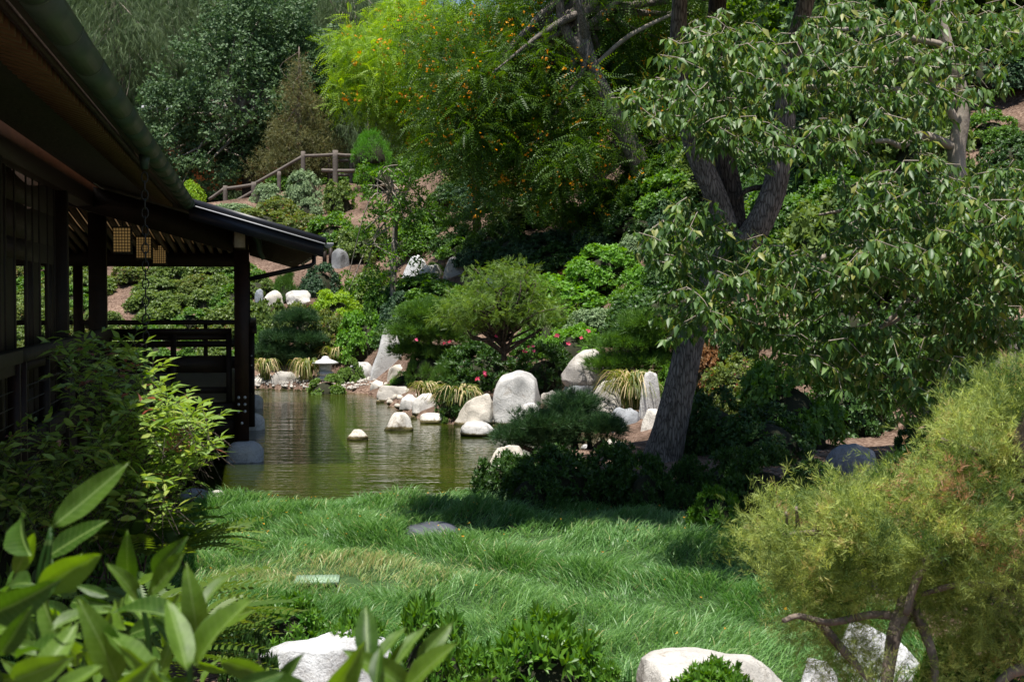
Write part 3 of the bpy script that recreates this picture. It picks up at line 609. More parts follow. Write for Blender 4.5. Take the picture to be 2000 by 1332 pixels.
# round dark slab in the lawn, valve lid
c=G(843,1052,.27); V,F_=ICO[4]; V=V*np.array([.24,.26,.09])+np.array(c); V[:,2]=np.minimum(V[:,2],c.z+.07+.01*np.sin(V[:,0]*9))
tag(solo('stepping_stone',V+np.array([0,0,.06]),F_,M['slate'],np.array(c),smooth=True),'dark round slate slab lying in the long grass','stone')
c=G(620,1146,.3); t=empty('valve_box_lid',c,'pale green ribbed plastic valve lid set in the dry grass','lid'); a=.08
def rbox(cx,cy,cz,sx,sy,sz,rot=0):
    V=np.array([(x,y,z) for x in(-1,1) for y in(-1,1) for z in(-1,1)],float)*np.array([sx,sy,sz])/2; cr,sr=math.cos(rot),math.sin(rot)
    V=np.stack([V[:,0]*cr-V[:,1]*sr,V[:,0]*sr+V[:,1]*cr,V[:,2]],1); return V+np.array([cx,cy,cz]),BOXF
part('lid',*rbox(c.x,c.y,c.z+.05,.31,.22,.03,a),M['lid'],t)
for k in range(11): part('rib',*rbox(c.x+(-.13+k*.026)*math.cos(a),c.y+(-.13+k*.026)*math.sin(a),c.z+.068,.012,.19,.006,a),M['lid'],t)
# ------------------------------------------------------------------ stone lantern
c=P(636,760,36.3); c.z=max(c.z,.05); t=empty('stone_lantern',c,'low white stone snow lantern with a wide six-sided cap on the far shore','lantern')
def hexl(prof,n=6,tw=0.):
    V=[];
    for r_,z in prof:
        for k in range(n):
            a=k*2*np.pi/n+tw; V.append((c.x+r_*math.cos(a),c.y+r_*math.sin(a),c.z+z))
    V=np.array(V);Fc=[]
    for i in range(len(prof)-1):
        for k in range(n):
            q=(k+1)%n; Fc+=[(i*n+k,i*n+q,(i+1)*n+q),(i*n+k,(i+1)*n+q,(i+1)*n+k)]
    return V,np.array(Fc)
part('cap',*hexl([(.0,.58),(.33,.60),(.345,.625),(.28,.655),(.17,.7),(.1,.73),(.1,.76),(.06,.79),(.0,.8)],6,.3),M['lantern'],t)
part('firebox',*hexl([(.0,.4),(.16,.4),(.16,.58),(.0,.58)],6,.3),M['lantern'],t)
part('platform',*hexl([(.0,.28),(.18,.28),(.225,.33),(.225,.38),(.18,.4),(.0,.4)],6,.3),M['lantern'],t)
part('base',*hexl([(.0,.18),(.2,.18),(.235,.22),(.2,.28),(.0,.28)],6,.3),M['lantern'],t)
for k in range(3):
    a=.9+k*2.094; Vt,Ft=tube([(c.x+.14*math.cos(a),c.y+.14*math.sin(a),c.z+.2),(c.x+.22*math.cos(a),c.y+.22*math.sin(a),c.z+.1),(c.x+.24*math.cos(a),c.y+.24*math.sin(a),c.z-.05)],[.07,.055,.05],8); part('leg',Vt,Ft,M['lantern'],t)
# ------------------------------------------------------------------ fence on the hill (log handrails)
FY=55.
fence=empty('log_handrail',P(592,350,FY),'weathered log handrail climbing the hill path in front of the trees','handrail')
def log(a,b,r_,nm,par): Vt,Ft=spline([a,(a+b)/2+Vector((0,0,-.01)),b],[r_]*3,3); Vt,Ft=tube(Vt,Ft,8,.03); return part(nm,Vt,Ft,M['greywood'],par)
pts=[(408,390),(437,369),(494,361),(592,305),(655,302),(692,304)]
for a,b in zip(pts[:-1],pts[1:]): log(P(*a,FY),P(*b,FY),.062,'rail',fence)
for (x,y0,y1,r_) in [(440,363,396,.09),(496,356,385,.11),(592,296,350,.09),(655,294,362,.11),(545,335,365,.08)]:
    b=P(x,y1,FY); b.z=min(b.z,h1(b.x,b.y))-.15; log(b,P(x,y0,FY),r_,'post',fence)
log(P(628,333,FY),P(692,334,FY),.07,'rail',fence)
log(P(460,393,FY),P(494,374,FY),.06,'rail',fence)
f2=empty('log_handrail',P(643,350,57.5),'second log handrail behind, on the far side of the hill path','handrail'); FY2=57.5
for a,b in [((622,330),(645,314)),((645,314),(690,313)),((645,342),(690,342))]: log(P(*a,FY2),P(*b,FY2),.065,'rail',f2)
for (x,y0,y1) in [(643,306,362),(686,302,362)]:
    b=P(x,y1,FY2); b.z=min(b.z,h1(b.x,b.y))-.1; log(b,P(x,y0,FY2),.08,'post',f2)
for k,(x,lb) in enumerate([(634,'short wooden post on the slope above the eave tip, left of the pair'),(646,'short wooden post on the slope above the eave tip, right of the pair')]):
    a=P(x,520,45.5); b=P(x,485,45.5); Vt,Ft=tube([a,b],[.07,.07],8); tag(solo('wooden_post',Vt,Ft,M['wood'],a),lb,'post')
# small building glimpsed behind the oak
bl=P(430,345,66); gb=empty('hillside_house',bl,'orange wooden building glimpsed through the dark oak','building')
part('wall',*rbox(bl.x,bl.y+2,bl.z+1.2,6.,3.,3.2),noisemat('orange_wood',(.3,.1,.03),(.42,.16,.05),3,.7),gb)
part('roof',*rbox(bl.x,bl.y+2,bl.z+3.1,7.2,4.6,.25),M['flash'],gb)
# ------------------------------------------------------------------ shrubs
PROT={}
def shrub_proto(kind,var):
    key=(kind,var)
    if key in PROT: return PROT[key]
    r=np.random.default_rng(abs(hash(kind))%1000 if False else sum(map(ord,kind))+var*31)
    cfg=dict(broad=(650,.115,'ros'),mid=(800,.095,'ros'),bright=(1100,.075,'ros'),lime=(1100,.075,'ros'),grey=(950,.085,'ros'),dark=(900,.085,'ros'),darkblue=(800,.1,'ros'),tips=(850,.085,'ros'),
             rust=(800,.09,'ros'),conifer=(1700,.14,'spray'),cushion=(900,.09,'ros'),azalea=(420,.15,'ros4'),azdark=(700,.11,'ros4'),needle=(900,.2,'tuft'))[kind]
    n,s,ty=cfg; n=int(n*(1.65 if ty=='ros' else 1.2)); s*=1.02
    nl=26 if kind not in('conifer','cushion') else 14
    ld=rdir(nl,r); ld[:,2]=np.abs(ld[:,2]); lr=r.uniform(.22,.38,nl); lc=ld*(1-lr[:,None])*r.uniform(.75,1.02,(nl,1))
    k=r.integers(0,nl,n); d=rdir(n,r); d=nrmz(d+ld[k]*.9+np.array([0,0,.35])); pos=lc[k]+d*lr[k][:,None]*r.uniform(.6,1.1,(n,1)); ok=pos[:,2]>.0; pos=pos[ok];d=d[ok]; n=len(pos)
    d2=nrmz(d+r.normal(0,.35,(n,3))+np.array([0,0,.3]))
    T={'ros':lambda i:rosetteT(5,58,.5,1,True,seed=i),'ros4':lambda i:rosetteT(7,50,.36,1,False,inner=True,seed=i),'spray':lambda i:sprayT(9,i,.07,.6),'tuft':lambda i:tuftT(11,i,.03,.8)}[ty]
    gs=[]; grp=r.integers(0,3,n)
    for q in range(3):
        m=grp==q; gs.append(scatter(T(q+var*3),pos[m],basis(d2[m],rdir(m.sum(),r)),s*r.uniform(.7,1.25,m.sum()),np.clip(r.beta(2,2,m.sum()),0,.985)))
    V,F_,vv=join(*gs)
    # per-leaf variation inside rosettes
    if ty!='tuft': vv=np.clip(vv+np.repeat(r.normal(0,.12,len(V)//4+1),4)[:len(V)],0,1)
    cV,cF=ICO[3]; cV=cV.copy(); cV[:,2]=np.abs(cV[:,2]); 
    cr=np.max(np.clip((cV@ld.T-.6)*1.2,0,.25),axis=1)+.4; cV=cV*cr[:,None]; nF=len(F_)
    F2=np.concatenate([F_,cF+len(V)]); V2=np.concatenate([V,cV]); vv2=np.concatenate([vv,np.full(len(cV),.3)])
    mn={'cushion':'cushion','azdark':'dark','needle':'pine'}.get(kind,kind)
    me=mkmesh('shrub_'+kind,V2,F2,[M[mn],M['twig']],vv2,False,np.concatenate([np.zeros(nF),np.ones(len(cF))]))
    PROT[key]=me; return me
def shrub(px,ytop,ybase,wpx,kind,label,cat='shrub',name='shrub',group=None,Y=None,dp=1.):
    if Y is None: b=hit(px,ybase)
    else: b=P(px,ybase,Y)
    Yb=b.y; hh=(ybase-ytop)*Yb/F; r_=wpx/2*Yb/F
    o=link(name,shrub_proto(kind,random.randrange(2)),None,(b.x,b.y+r_*.3,b.z-.06*hh)); o.scale=(r_*1.05,r_*dp,hh*1.06); o.rotation_euler=(0,0,random.uniform(0,6.28))
    return tag(o,label,cat,group)
S=shrub
for a in [
 (372,352,402,60,'lime','yellow-green shrub just above the corner of the dark gutter'),
 (450,392,435,120,'grey','grey-green shrub below the lowest log handrail'),
 (520,355,402,80,'grey','grey-green shrub right of the handrail post halfway up'),
 (592,324,394,92,'grey','biggest rounded grey-green shrub in front of the upper handrail'),
 (602,383,422,66,'grey','low grey-green shrub under the biggest rounded one'),
 (540,382,432,110,'tips','olive shrub with reddish tips in the middle of the upper slope'),
 (500,404,450,160,'tips','wide olive shrub right above the black roof edge'),
 (590,412,470,120,'tips','olive shrub above the pale flashing of the roof edge'),
 (660,352,416,74,'broad','speckled dark shrub right of the biggest grey-green one'),
 (650,414,490,120,'mid','mid-green shrub standing above the tip of the eave'),
 (700,430,510,120,'broad','glossy shrub under the slender small-leaved tree'),
 (560,528,592,60,'needle','upright reedy plant above the stone row'),
 (625,512,575,90,'darkblue','dark blue-green shrub right of the stone row'),
 (715,520,600,130,'broad','wide glossy shrub below the two short posts'),
 (655,562,640,120,'lime','brightest lime-green shrub above the lantern'),
 (740,560,660,100,'mid','rounded green shrub left above the standing stone'),
 (640,602,690,120,'tips','olive shrub behind the little layered pine'),
 (705,598,700,130,'bright','bright green shrub directly behind the stone lantern'),
 (790,566,640,110,'darkblue','dark shrub at the foot of the slender tree'),
 (850,548,620,160,'mid','bright spreading shrub below the white jagged rocks'),
 (850,512,545,60,'needle','small spiky shrub between the white rocks'),
 (525,585,680,90,'broad','speckled shrub beside the pavilion post, behind the strap leaves'),
 (590,585,665,110,'tips','reddish-tipped shrub below the stone row'),
 (505,640,712,60,'mid','small green shrub hard against the pavilion post'),
 (1195,468,560,200,'bright','tall bright green clipped mound under the big tree'),
 (1110,535,625,230,'bright','broad bright green clipped mound behind the feathery maple'),
 (1255,520,600,130,'bright','bright green mound touching the leaning trunk line'),
 (1160,598,665,140,'grey','pale variegated shrub below the bright clipped mounds'),
 (1240,560,650,140,'mid','leafy green shrub above the layered pine by the trunk'),
 (1060,600,690,130,'mid','green shrub right of the feathery maple'),
 (1120,635,710,140,'bright','fine-leaved green mound above the domed white boulder'),
 (940,660,760,200,'azdark','dark azalea with scattered pink blooms under the maple'),
 (1070,672,765,150,'azdark','dark azalea between the round and the domed boulder'),
 (868,700,772,84,'needle','grey-green needle shrub left of the pink azalea'),
 (885,745,812,84,'azdark','small dark azalea on the shore left of the angular boulder'),
 (1385,665,760,110,'rust','rust-coloured shrub right behind the leaning trunk'),
 (1445,690,800,170,'tips','yellow-green shrub behind the leaning trunk'),
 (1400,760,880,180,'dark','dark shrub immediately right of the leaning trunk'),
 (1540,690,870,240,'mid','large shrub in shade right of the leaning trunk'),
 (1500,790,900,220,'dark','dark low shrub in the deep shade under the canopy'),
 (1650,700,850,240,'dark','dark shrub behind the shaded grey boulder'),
 (1320,700,800,120,'mid','shrub half hidden behind the leaning trunk'),
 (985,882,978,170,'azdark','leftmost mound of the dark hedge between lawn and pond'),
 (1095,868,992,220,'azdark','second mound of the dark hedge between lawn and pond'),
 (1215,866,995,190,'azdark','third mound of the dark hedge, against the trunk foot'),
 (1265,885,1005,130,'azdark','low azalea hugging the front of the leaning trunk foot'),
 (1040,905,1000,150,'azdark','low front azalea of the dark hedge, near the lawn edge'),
 (1000,440,520,110,'dark','shaded shrub between the flowering tree stems'),
 (1010,395,450,120,'darkblue','shaded shrub high behind the flowering branches'),
 (905,560,640,100,'mid','green shrub between the layered pine and the white rocks'),
 (960,572,640,120,'mid','green shrub directly behind the feathery maple top'),
 (1050,540,610,130,'mid','green shrub under the terrace stones'),
 (1345,885,965,90,'azdark','small dark azalea right behind the trunk foot'),
 (1335,945,1015,90,'azdark','small dark azalea at the lawn corner before the trunk'),
 (1352,590,690,110,'mid','green shrub just right of the leaning trunk, above the rust one'),
 (1450,600,700,120,'dark','dark shrub under the lowest leaf spray'),
 (1700,780,850,120,'dark','dark low shrub behind the shaded grey boulder'),
 (1425,878,985,150,'azdark','dark azalea just right of the trunk foot'),
 (1500,880,1015,200,'azdark','wide azalea in half shade above the juniper'),
 (1400,945,1030,110,'azalea','sunlit azalea at the edge of the lawn above the juniper'),
 (1590,895,975,130,'azdark','azalea in front of the shaded grey boulder'),
 (1770,870,960,120,'azdark','dark azalea right of the shaded grey boulder'),
 (1330,385,460,130,'darkblue','blue-grey shrub seen between the forked limbs'),
 (1290,285,345,110,'mid','green shrub on the mulch slope left of the fork'),
 (1560,395,490,170,'mid','leafy shrub right of the forked limbs'),
 (1480,330,400,120,'tips','yellowish shrub seen through the fork'),
 (1940,215,280,120,'mid','shrub on the open mulch at the far right'),
 (890,430,500,120,'dark','dark shrub left below the flowering tree'),
 (960,440,505,130,'dark','dark shrub in the shade of the flowering tree'),
 (835,676,742,90,'needle','spiky grey-green groundcover left of the maple stems'),
 (786,728,752,46,'conifer','small conifer tuft over the white shore boulders'),
 (1640,560,690,210,'dark','dark shrub added to fill the black shade under the glossy canopy, left one'),  # dark shrubs added from here on to fill the black gap below the canopy
 (1800,570,700,210,'dark','dark shrub added to fill the black shade under the glossy canopy, middle one'),
 (1720,640,780,190,'dark','low dark shrub added to fill the black shade above the mulch'),
 (1860,650,790,200,'dark','dark shrub added to fill the shade behind the top of the juniper'),
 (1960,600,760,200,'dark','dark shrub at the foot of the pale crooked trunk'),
 (1830,790,900,150,'azdark','dark azalea added to darken the bank between the mulch and the juniper top'),  # added dark shrub, deepens the bank where sun gets through the canopy
 (812,700,752,50,'mid','small green shrub between the standing stone and the layered pine'),
 (1170,385,450,110,'dark','dark shrub behind the lowest flowering branches, left'),
 (1225,375,440,110,'mid','green shrub behind the lowest flowering branches, right'),
 (1130,395,440,100,'broad','glossy shrub deep in the shade above the terrace stones'),
 (1250,300,380,100,'dark','dark shrub left of the strapped limb'),

 (1070,445,525,160,'darkblue','wide blue-green shrub under the flowering tree'),
 (1180,430,500,130,'darkblue','blue-green shrub right under the flowering tree'),
 (1240,455,510,90,'grey','pale grey shrub above the bright clipped mound'),
 (830,395,470,110,'mid','light green shrub behind the slender tree'),
 (1130,515,545,90,'rust','small mauve-brown plant on the terrace stones'),
]: S(*a)
# slope planting seen through the pavilion and over the right hill
def place2(o,where):
    x,y,z=o.location; px=1000+x/y*F; kd={'dark':'dark','darkblue':'blue-green','mid':'green','broad':'glossy','lime':'lime-green'}.get(o.data.name.split('.')[0].replace('shrub_',''),'green')
    sp=('behind the roof' if px<380 else 'at the lowest handrail post' if px<470 else 'behind the climbing rail' if px<590 else 'behind the level rail' if px<690 else 'behind the topiary' if px<780 else 'left of the thin stem' if px<930 else 'right of the thin stem' if px<1080 else 'above the terrace stones' if px<1180 else 'toward the strapped trunk')
    return f"{'small ' if o.scale[0]<.75 else 'large ' if o.scale[0]>1.05 else ''}{kd} shrub {where}, {sp}"
NTH={}
def place(o,what='shrub'):
    x,y,z=o.location; px=1000+x/y*F; py=578-(z-EYE)/y*F
    col=('by the flowering tree trunk' if px<1290 else 'left of the fork of the leaning tree' if px<1400 else 'seen through the fork of the leaning tree' if px<1540 else 'behind the left half of the glossy canopy' if px<1700 else 'behind the right half of the glossy canopy' if px<1870 else 'beside the pale crooked trunk' if px<2000 else 'beyond the right edge')
    row='high on' if py<230 else 'midway up' if py<420 else 'low on'
    kd={'dark':'dark','darkblue':'blue-green','mid':'green','broad':'glossy','lime':'lime-green'}.get(o.data.name.split('.')[0].replace('shrub_',''),'green')
    sz='small ' if o.scale[0]<.8 else 'large ' if o.scale[0]>1.1 else ''
    return f'{sz}{kd} {what} {row} the right hillside, {col}'
ORD=['first','second','third','fourth','fifth','sixth','seventh','eighth','ninth','tenth']
for row,(py,w_) in enumerate([(545,80),(572,85),(600,85),(632,85),(665,80),(700,80)]):
    for ci,px in enumerate(range(-40,470,62)):
        kk=random.choice(['broad','broad','tips','mid']); KD={'broad':'speckled glossy','tips':'reddish-tipped','mid':'plain green'}[kk]
        x=px+random.uniform(-18,18)+(row%2)*30
        if 195<x<235 and py<640 and py>540 : continue
        S(x,py-random.uniform(30,44),py+8,w_*random.uniform(1.05,1.5),kk,f"{KD} shrub in the {['top','second','third','fourth','fifth','lowest'][row]} row seen under the pavilion roof, {ORD[ci]} from the left",'shrub','shrub','shrubs of the slope planting behind the pavilion')
for k in range(46):
    x=random.uniform(3,22); y=random.uniform(24,62); z=h1(x,y)
    if x>5 and 29<y<34 : continue
    o=link('shrub',shrub_proto(random.choice(['dark','mid','broad','darkblue']),random.randrange(2)),None,(x,y,z-.05)); s=random.uniform(.6,1.3); o.scale=(s,s,s*.75); o.rotation_euler=(0,0,random.uniform(0,6)); tag(o,place(o),'shrub','shrubs on the right hillside')
for k in range(66):
    px=random.uniform(1290,2020); py=random.uniform(130,620)
    if (px>1880 and 190<py<330) or (1310<px<1400 and 270<py<330): continue
    b=hit(px,py); s=random.uniform(.7,1.3)
    if b.y<21 or b.y>60: continue
    o=link('shrub',shrub_proto(random.choice(['dark','mid','broad','darkblue','dark']),random.randrange(2)),None,(b.x,b.y,b.z-.05)); o.scale=(s,s,s*random.uniform(.8,1.5)); o.rotation_euler=(0,0,random.uniform(0,6)); tag(o,place(o),'shrub','shrubs on the right hillside')
for k in range(42):
    x=random.uniform(-20,3); y=random.uniform(56,72); z=h1(x,y)
    if -9<x<-6 and y<60: continue
    o=link('shrub',shrub_proto(random.choice(['dark','mid','broad','lime']),random.randrange(2)),None,(x,y,z-.05)); s=random.uniform(.7,1.4); o.scale=(s,s,s*.85); o.rotation_euler=(0,0,random.uniform(0,6)); tag(o,place2(o,'beneath the trees behind the handrail'),'shrub','shrubs behind the handrail')
for k in range(40):
    x=random.uniform(-3.,3.5); y=random.uniform(36,54); z=h1(x,y)
    o=link('shrub',shrub_proto(random.choice(['dark','mid','broad','darkblue']),random.randrange(2)),None,(x,y,z-.05)); s=random.uniform(.6,1.1); o.scale=(s,s,s*.8); tag(o,place2(o,'below the flowering tree'),'shrub','shrubs below the flowering tree')
# topiary, cushions
tp=P(727,358,54); t=empty('topiary_conifer',tp,'bright green clipped conifer of two round tiers on the mulch slope','topiary')
Vt,Ft=tube([tp-Vector((0,0,.4)),P(727,300,54)],[.12,.08],8); part('trunk',Vt,Ft,M['barkdark'],t)
for (x,y0,y1,wd) in ((726,254,322,84),(735,316,358,92)):
    q=P(x,y1,54); o=link('crown_tier',shrub_proto('conifer',0),t,q-tp); o.scale=(wd/2*54/F,wd/2*54/F,(y1-y0)*54/F)
S(687,698,748,60,'cushion','round clipped green cushion right of the stone lantern','shrub','shrub',None,35.8)
S(636,730,776,92,'cushion','low spreading green cushion at the water before the lantern','shrub','shrub',None,34.6)
S(770,738,765,60,'cushion','small green cushion on the boulders below the standing stone','shrub','shrub',None,33.6)
S(868,800,828,50,'cushion','little green tuft at the waterline left of the angular boulder','shrub','shrub',None,26.6)
# azalea blooms
def blooms(n,x0,x1,y0,y1,Y,lab,name='azalea_bloom',mat='petalpink',s=.05):
    for k in range(n):
        px=random.uniform(x0,x1);py=random.uniform(y0,y1); q=P(px,py,Y+random.uniform(-.3,.3)); T=rosetteT(5,70,.7,1,False,seed=k)
        B=basis(np.array([[.1,-1,.5]]),rdir(1)); V,F_,vv=scatter(T,np.array([q]),B,np.array([s*random.uniform(.7,1.2)]),np.array([random.random()])); tag(solo(name,V,F_,M[mat],q,vv),lab,'flower','pink blooms on the azaleas')
blooms(4,928,952,722,740,27.6,'pink azalea bloom in the cluster above the strap leaves')
blooms(4,1020,1050,670,690,27.8,'pink azalea bloom left above the round boulder')
blooms(5,1085,1150,640,680,28.6,'pale pink bloom among leaves above the domed boulder')
blooms(5,800,1010,640,700,28,'single red bloom scattered on the shrubs under the maple')
# strap-leaf clumps
def strapclump(px,ybase,ytop,wpx,label,Y=None,n=170,side=0.,seed=0):
    b=hit(px,ybase) if Y is None else P(px,ybase,Y); hgt=(ybase-ytop)*b.y/F; rad=wpx/2*b.y/F; r=np.random.default_rng(seed); m=7
    a=r.uniform(0,2*np.pi,n); ln=r.uniform(.6,1.1,n); wd=.011*b.y/27*r.uniform(.8,1.3,n); hh=hgt*r.uniform(.7,1.15,n); rr=rad*ln
    t=np.linspace(0,1,m); hor=rr[:,None]*(t**1.1)[None]; zz=hh[:,None]*(np.sin(np.clip(t*2.3,0,3.14)))[None]**.8*1.0 - (hh*.35)[:,None]*(t**3)[None]
    dx=np.cos(a)+side; dy=np.sin(a); X=b.x+r.normal(0,rad*.12,n)[:,None]+dx[:,None]*hor; Yy=b.y+r.normal(0,rad*.12,n)[:,None]+dy[:,None]*hor; Z=b.z+zz
    sx=-np.sin(a)[:,None]*wd[:,None]*(1-.8*t**2)[None]; sy=np.cos(a)[:,None]*wd[:,None]*(1-.8*t**2)[None]
    V=np.stack([np.stack([X-sx,Yy-sy,Z],2),np.stack([X+sx,Yy+sy,Z+wd[:,None]*.5],2)],2).reshape(-1,3)
    base=(np.arange(n)*m*2)[:,None]+(np.arange(m-1)*2)[None]; base=base.ravel(); F_=np.concatenate([np.stack([base,base+1,base+3],1),np.stack([base,base+3,base+2],1)])
    vv=np.repeat(np.where(r.random(n)<.28,1.,r.uniform(0,.85,n)),m*2)
    return tag(solo('strap_leaf_clump',V,F_,M['strap'],b,vv),label,'plant','striped strap-leaf clumps by the pond')
strapclump(518,742,700,64,'striped strap-leaf clump hard by the pavilion post',36.7,130,0,1)
strapclump(598,760,700,70,'striped strap-leaf clump directly left of the lantern',36.4,160,0,2)
strapclump(655,712,676,90,'striped strap-leaf clump rising behind the lantern cap',38,160,0,3)
strapclump(905,808,752,115,'striped strap-leaf clump on the shore left of the round boulder',26.9,230,-.3,4)
strapclump(1235,800,724,130,'strap-leaf clump drooping over the dark-streaked block',24.9,300,-.15,5)
strapclump(830,780,745,70,'thin strap-leaf clump over the middle shore boulders',29.5,120,0,6)
# cloud pines
def pine(pads,Y,base,label,mat='pine',trunk=None,tl=.19,dens=1.,seed=0):
    b=P(*base,Y); t=empty('cloud_pine',b,label,'pine tree','layered cloud pines around the pond'); r=np.random.default_rng(seed)
    gs=[]
    for (cx,cy,wd,hh) in pads:
        c=np.array(P(cx,cy,Y+r.uniform(-.2,.2))); rx=wd/2*Y/F*1.02; rz_=hh/2*Y/F*1.25; n=int(900*dens*rx*rx/.5)+260
        d=rdir(n,r); d[:,2]=np.where(r.random(n)<.8,np.abs(d[:,2]),d[:,2]); pos=c+d*np.array([rx,rx*.8,rz_])*r.uniform(.5,1.12,(n,1))*(1+.22*np.sin(d[:,:1]*7+cx)*np.cos(d[:,1:2]*6)); dd=nrmz(d*np.array([1,1,.4])+np.array([0,0,.8])+r.normal(0,.25,(n,3)))
        gs.append(scatter(tuftT(13,int(cx)%7,.03,.7),pos,basis(dd,rdir(n,r)),tl*r.uniform(.7,1.1,n),r.uniform(0,1,n)))
        Vt,Ft=spline([b,b*.5+Vector(c)*.5+Vector((r.uniform(-.1,.1),0,-.05)),Vector(c)-Vector((0,0,rz_*.4))],[.07,.05,.03],4); Vt,Ft=tube(Vt,Ft,7,.08); part('trunk' if cx==pads[0][0] else 'limb',Vt,Ft,M['barkdark'],t)
    V,F_,vv=join(*gs); part('needles',V,F_,M[mat],t,vv); return t
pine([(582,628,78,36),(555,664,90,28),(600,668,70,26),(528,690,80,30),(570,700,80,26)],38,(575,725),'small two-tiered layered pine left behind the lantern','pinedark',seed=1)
pine([(845,618,125,44),(812,654,110,36),(870,665,100,34),(805,690,80,26),(860,700,90,30)],33,(850,735),'layered bright pine right of the tall standing stone','pine',seed=2)
pine([(1275,640,130,44),(1240,678,150,40),(1310,680,90,40),(1195,716,84,28),(1270,712,110,28)],26.5,(1260,740),'layered bright pine just left of the leaning trunk','pine',seed=3)
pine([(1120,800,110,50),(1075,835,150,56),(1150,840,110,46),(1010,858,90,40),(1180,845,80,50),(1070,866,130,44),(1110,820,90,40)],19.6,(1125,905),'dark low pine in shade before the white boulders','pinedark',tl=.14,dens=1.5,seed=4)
# ------------------------------------------------------------------ trees
def limb(pts,rad,mat,parent,name='trunk',n=10,bump=.04,ridge=0,k=6,seed=0):
    a,b=spline(pts,rad,k); V,F_=tube(a,b,n,bump,seed,ridge=ridge); return part(name,V,F_,mat,parent,smooth=True)
def crown_pts(ells,nclump,npc,cr,r,shell=.55,flat=.8):
    """clump centres in shells of ellipsoids, points round them"""
    tot=sum(e[3]*e[4]*e[5] for e in ells)**1.; C=[]
    for e in ells:
        n=max(3,int(nclump*(e[3]*e[4]*e[5])/tot)); d=rdir(n,r); rad=r.uniform(shell,1,n)[:,None]; C.append(np.array(e[:3])+d*np.array(e[3:6])*rad)
    C=np.concatenate(C); k=np.repeat(np.arange(len(C)),npc); d=rdir(len(k),r)*r.uniform(.35,1,(len(k),1)); pos=C[k]+d*np.array([cr,cr,cr*flat])*r.uniform(.7,1.3,(len(C),1))[k]
    return C,pos,d
def tree(name,base,ells,label,mat,leafT_,lsize,nclump,npc,cr,bark,trunk,tr,seed=0,droop=0.,up=.4,twigs=30,group=None,cat='tree',flowers=None,twmat=None,shell=.55,flat=.8):
    r=np.random.default_rng(seed); t=empty(name,base,label,cat,group)
    limb(trunk,tr,M[bark],t,'trunk',12,.05,seed=seed)
    C,pos,d=crown_pts(ells,nclump,npc,cr,r,shell,flat); n=len(pos); dd=nrmz(d+r.normal(0,.5,(n,3))+np.array([0,0,up-droop]))
    cv=r.uniform(-.15,.15,len(C)); var=np.clip(r.beta(2,2,n)+np.repeat(cv,npc),0,.97); var=np.where(r.random(n)<.02,1,var)
    T=leafT_ if isinstance(leafT_,list) else [leafT_]; gs=[]; q=r.integers(0,len(T),n)
    for i,tt in enumerate(T):
        m=q==i; gs.append(scatter(tt,pos[m],basis(dd[m],rdir(m.sum(),r)+np.array([0,0,1.])),lsize*r.uniform(.7,1.25,m.sum()),var[m]))
    V,F_,vv=join(*gs); part('crown',V,F_,M[mat],t,vv)
    top=np.array(trunk[-1]); gs=[]
    for c in C[r.permutation(len(C))[:twigs]]:
        f_=r.random()**.7; s=np.array(trunk[-2])*(1-f_)+top*f_; mid=(s+c)/2+r.normal(0,.3,3)+np.array([0,0,.2]); a,b=spline([s,mid,c],[tr[-1]*.8,tr[-1]*.45,.012],4); gs.append(tube(a,b,5,0,cap=False))
    if gs: V,F_,vv=join(*gs); o=part('branches',V,F_,M[twmat or bark],t,smooth=True); o['kind']='stuff'
    if flowers:
        fm,fn,fs=flowers; k=r.integers(0,len(C),fn//6); fp=C[k]+rdir(len(k),r)*cr*np.array([1,1,.7]); fp=np.repeat(fp,6,0)+r.normal(0,.09,(len(fp)*6,3))*np.array([1,1,1.4])
        V,F_,vv=scatter(rosetteT(4,65,.8,1,True,seed=3),fp,basis(rdir(len(fp),r),rdir(len(fp),r)),fs*r.uniform(.6,1.2,len(fp)),r.random(len(fp))); o=part('blossom',V,F_,M[fm],t,vv); o['kind']='stuff'
    return t
def E(px,py,Y,rx,ry,rz_): 
    c=P(px,py,Y); return (c.x,c.y,c.z,rx,ry,rz_)
def gz(px,Y): 
    x=(px-1000)/F*Y; return Vector((x,Y,h1(x,Y)))
# dark oak
b=gz(490,60); tree('oak_tree',b,[E(460,190,60,3.6,3,3.0),E(350,260,60,2.3,2.5,2.2),E(560,120,61,2.6,2.5,2.4),E(400,330,59,1.8,2,1.1),E(620,190,61,1.3,2,2.2),E(500,50,61,2.6,2.5,2.)],
 'broad dark green oak filling the slope behind the handrail','oak',[rosetteT(4,60,.6,1,True,seed=i) for i in range(3)],.145,500,50,.62,'barkdark',[b-Vector((0,0,.3)),P(487,340,60),P(470,300,60),P(460,220,60)],[.4,.3,.28,.15],1,twigs=60,twmat='barkpale')
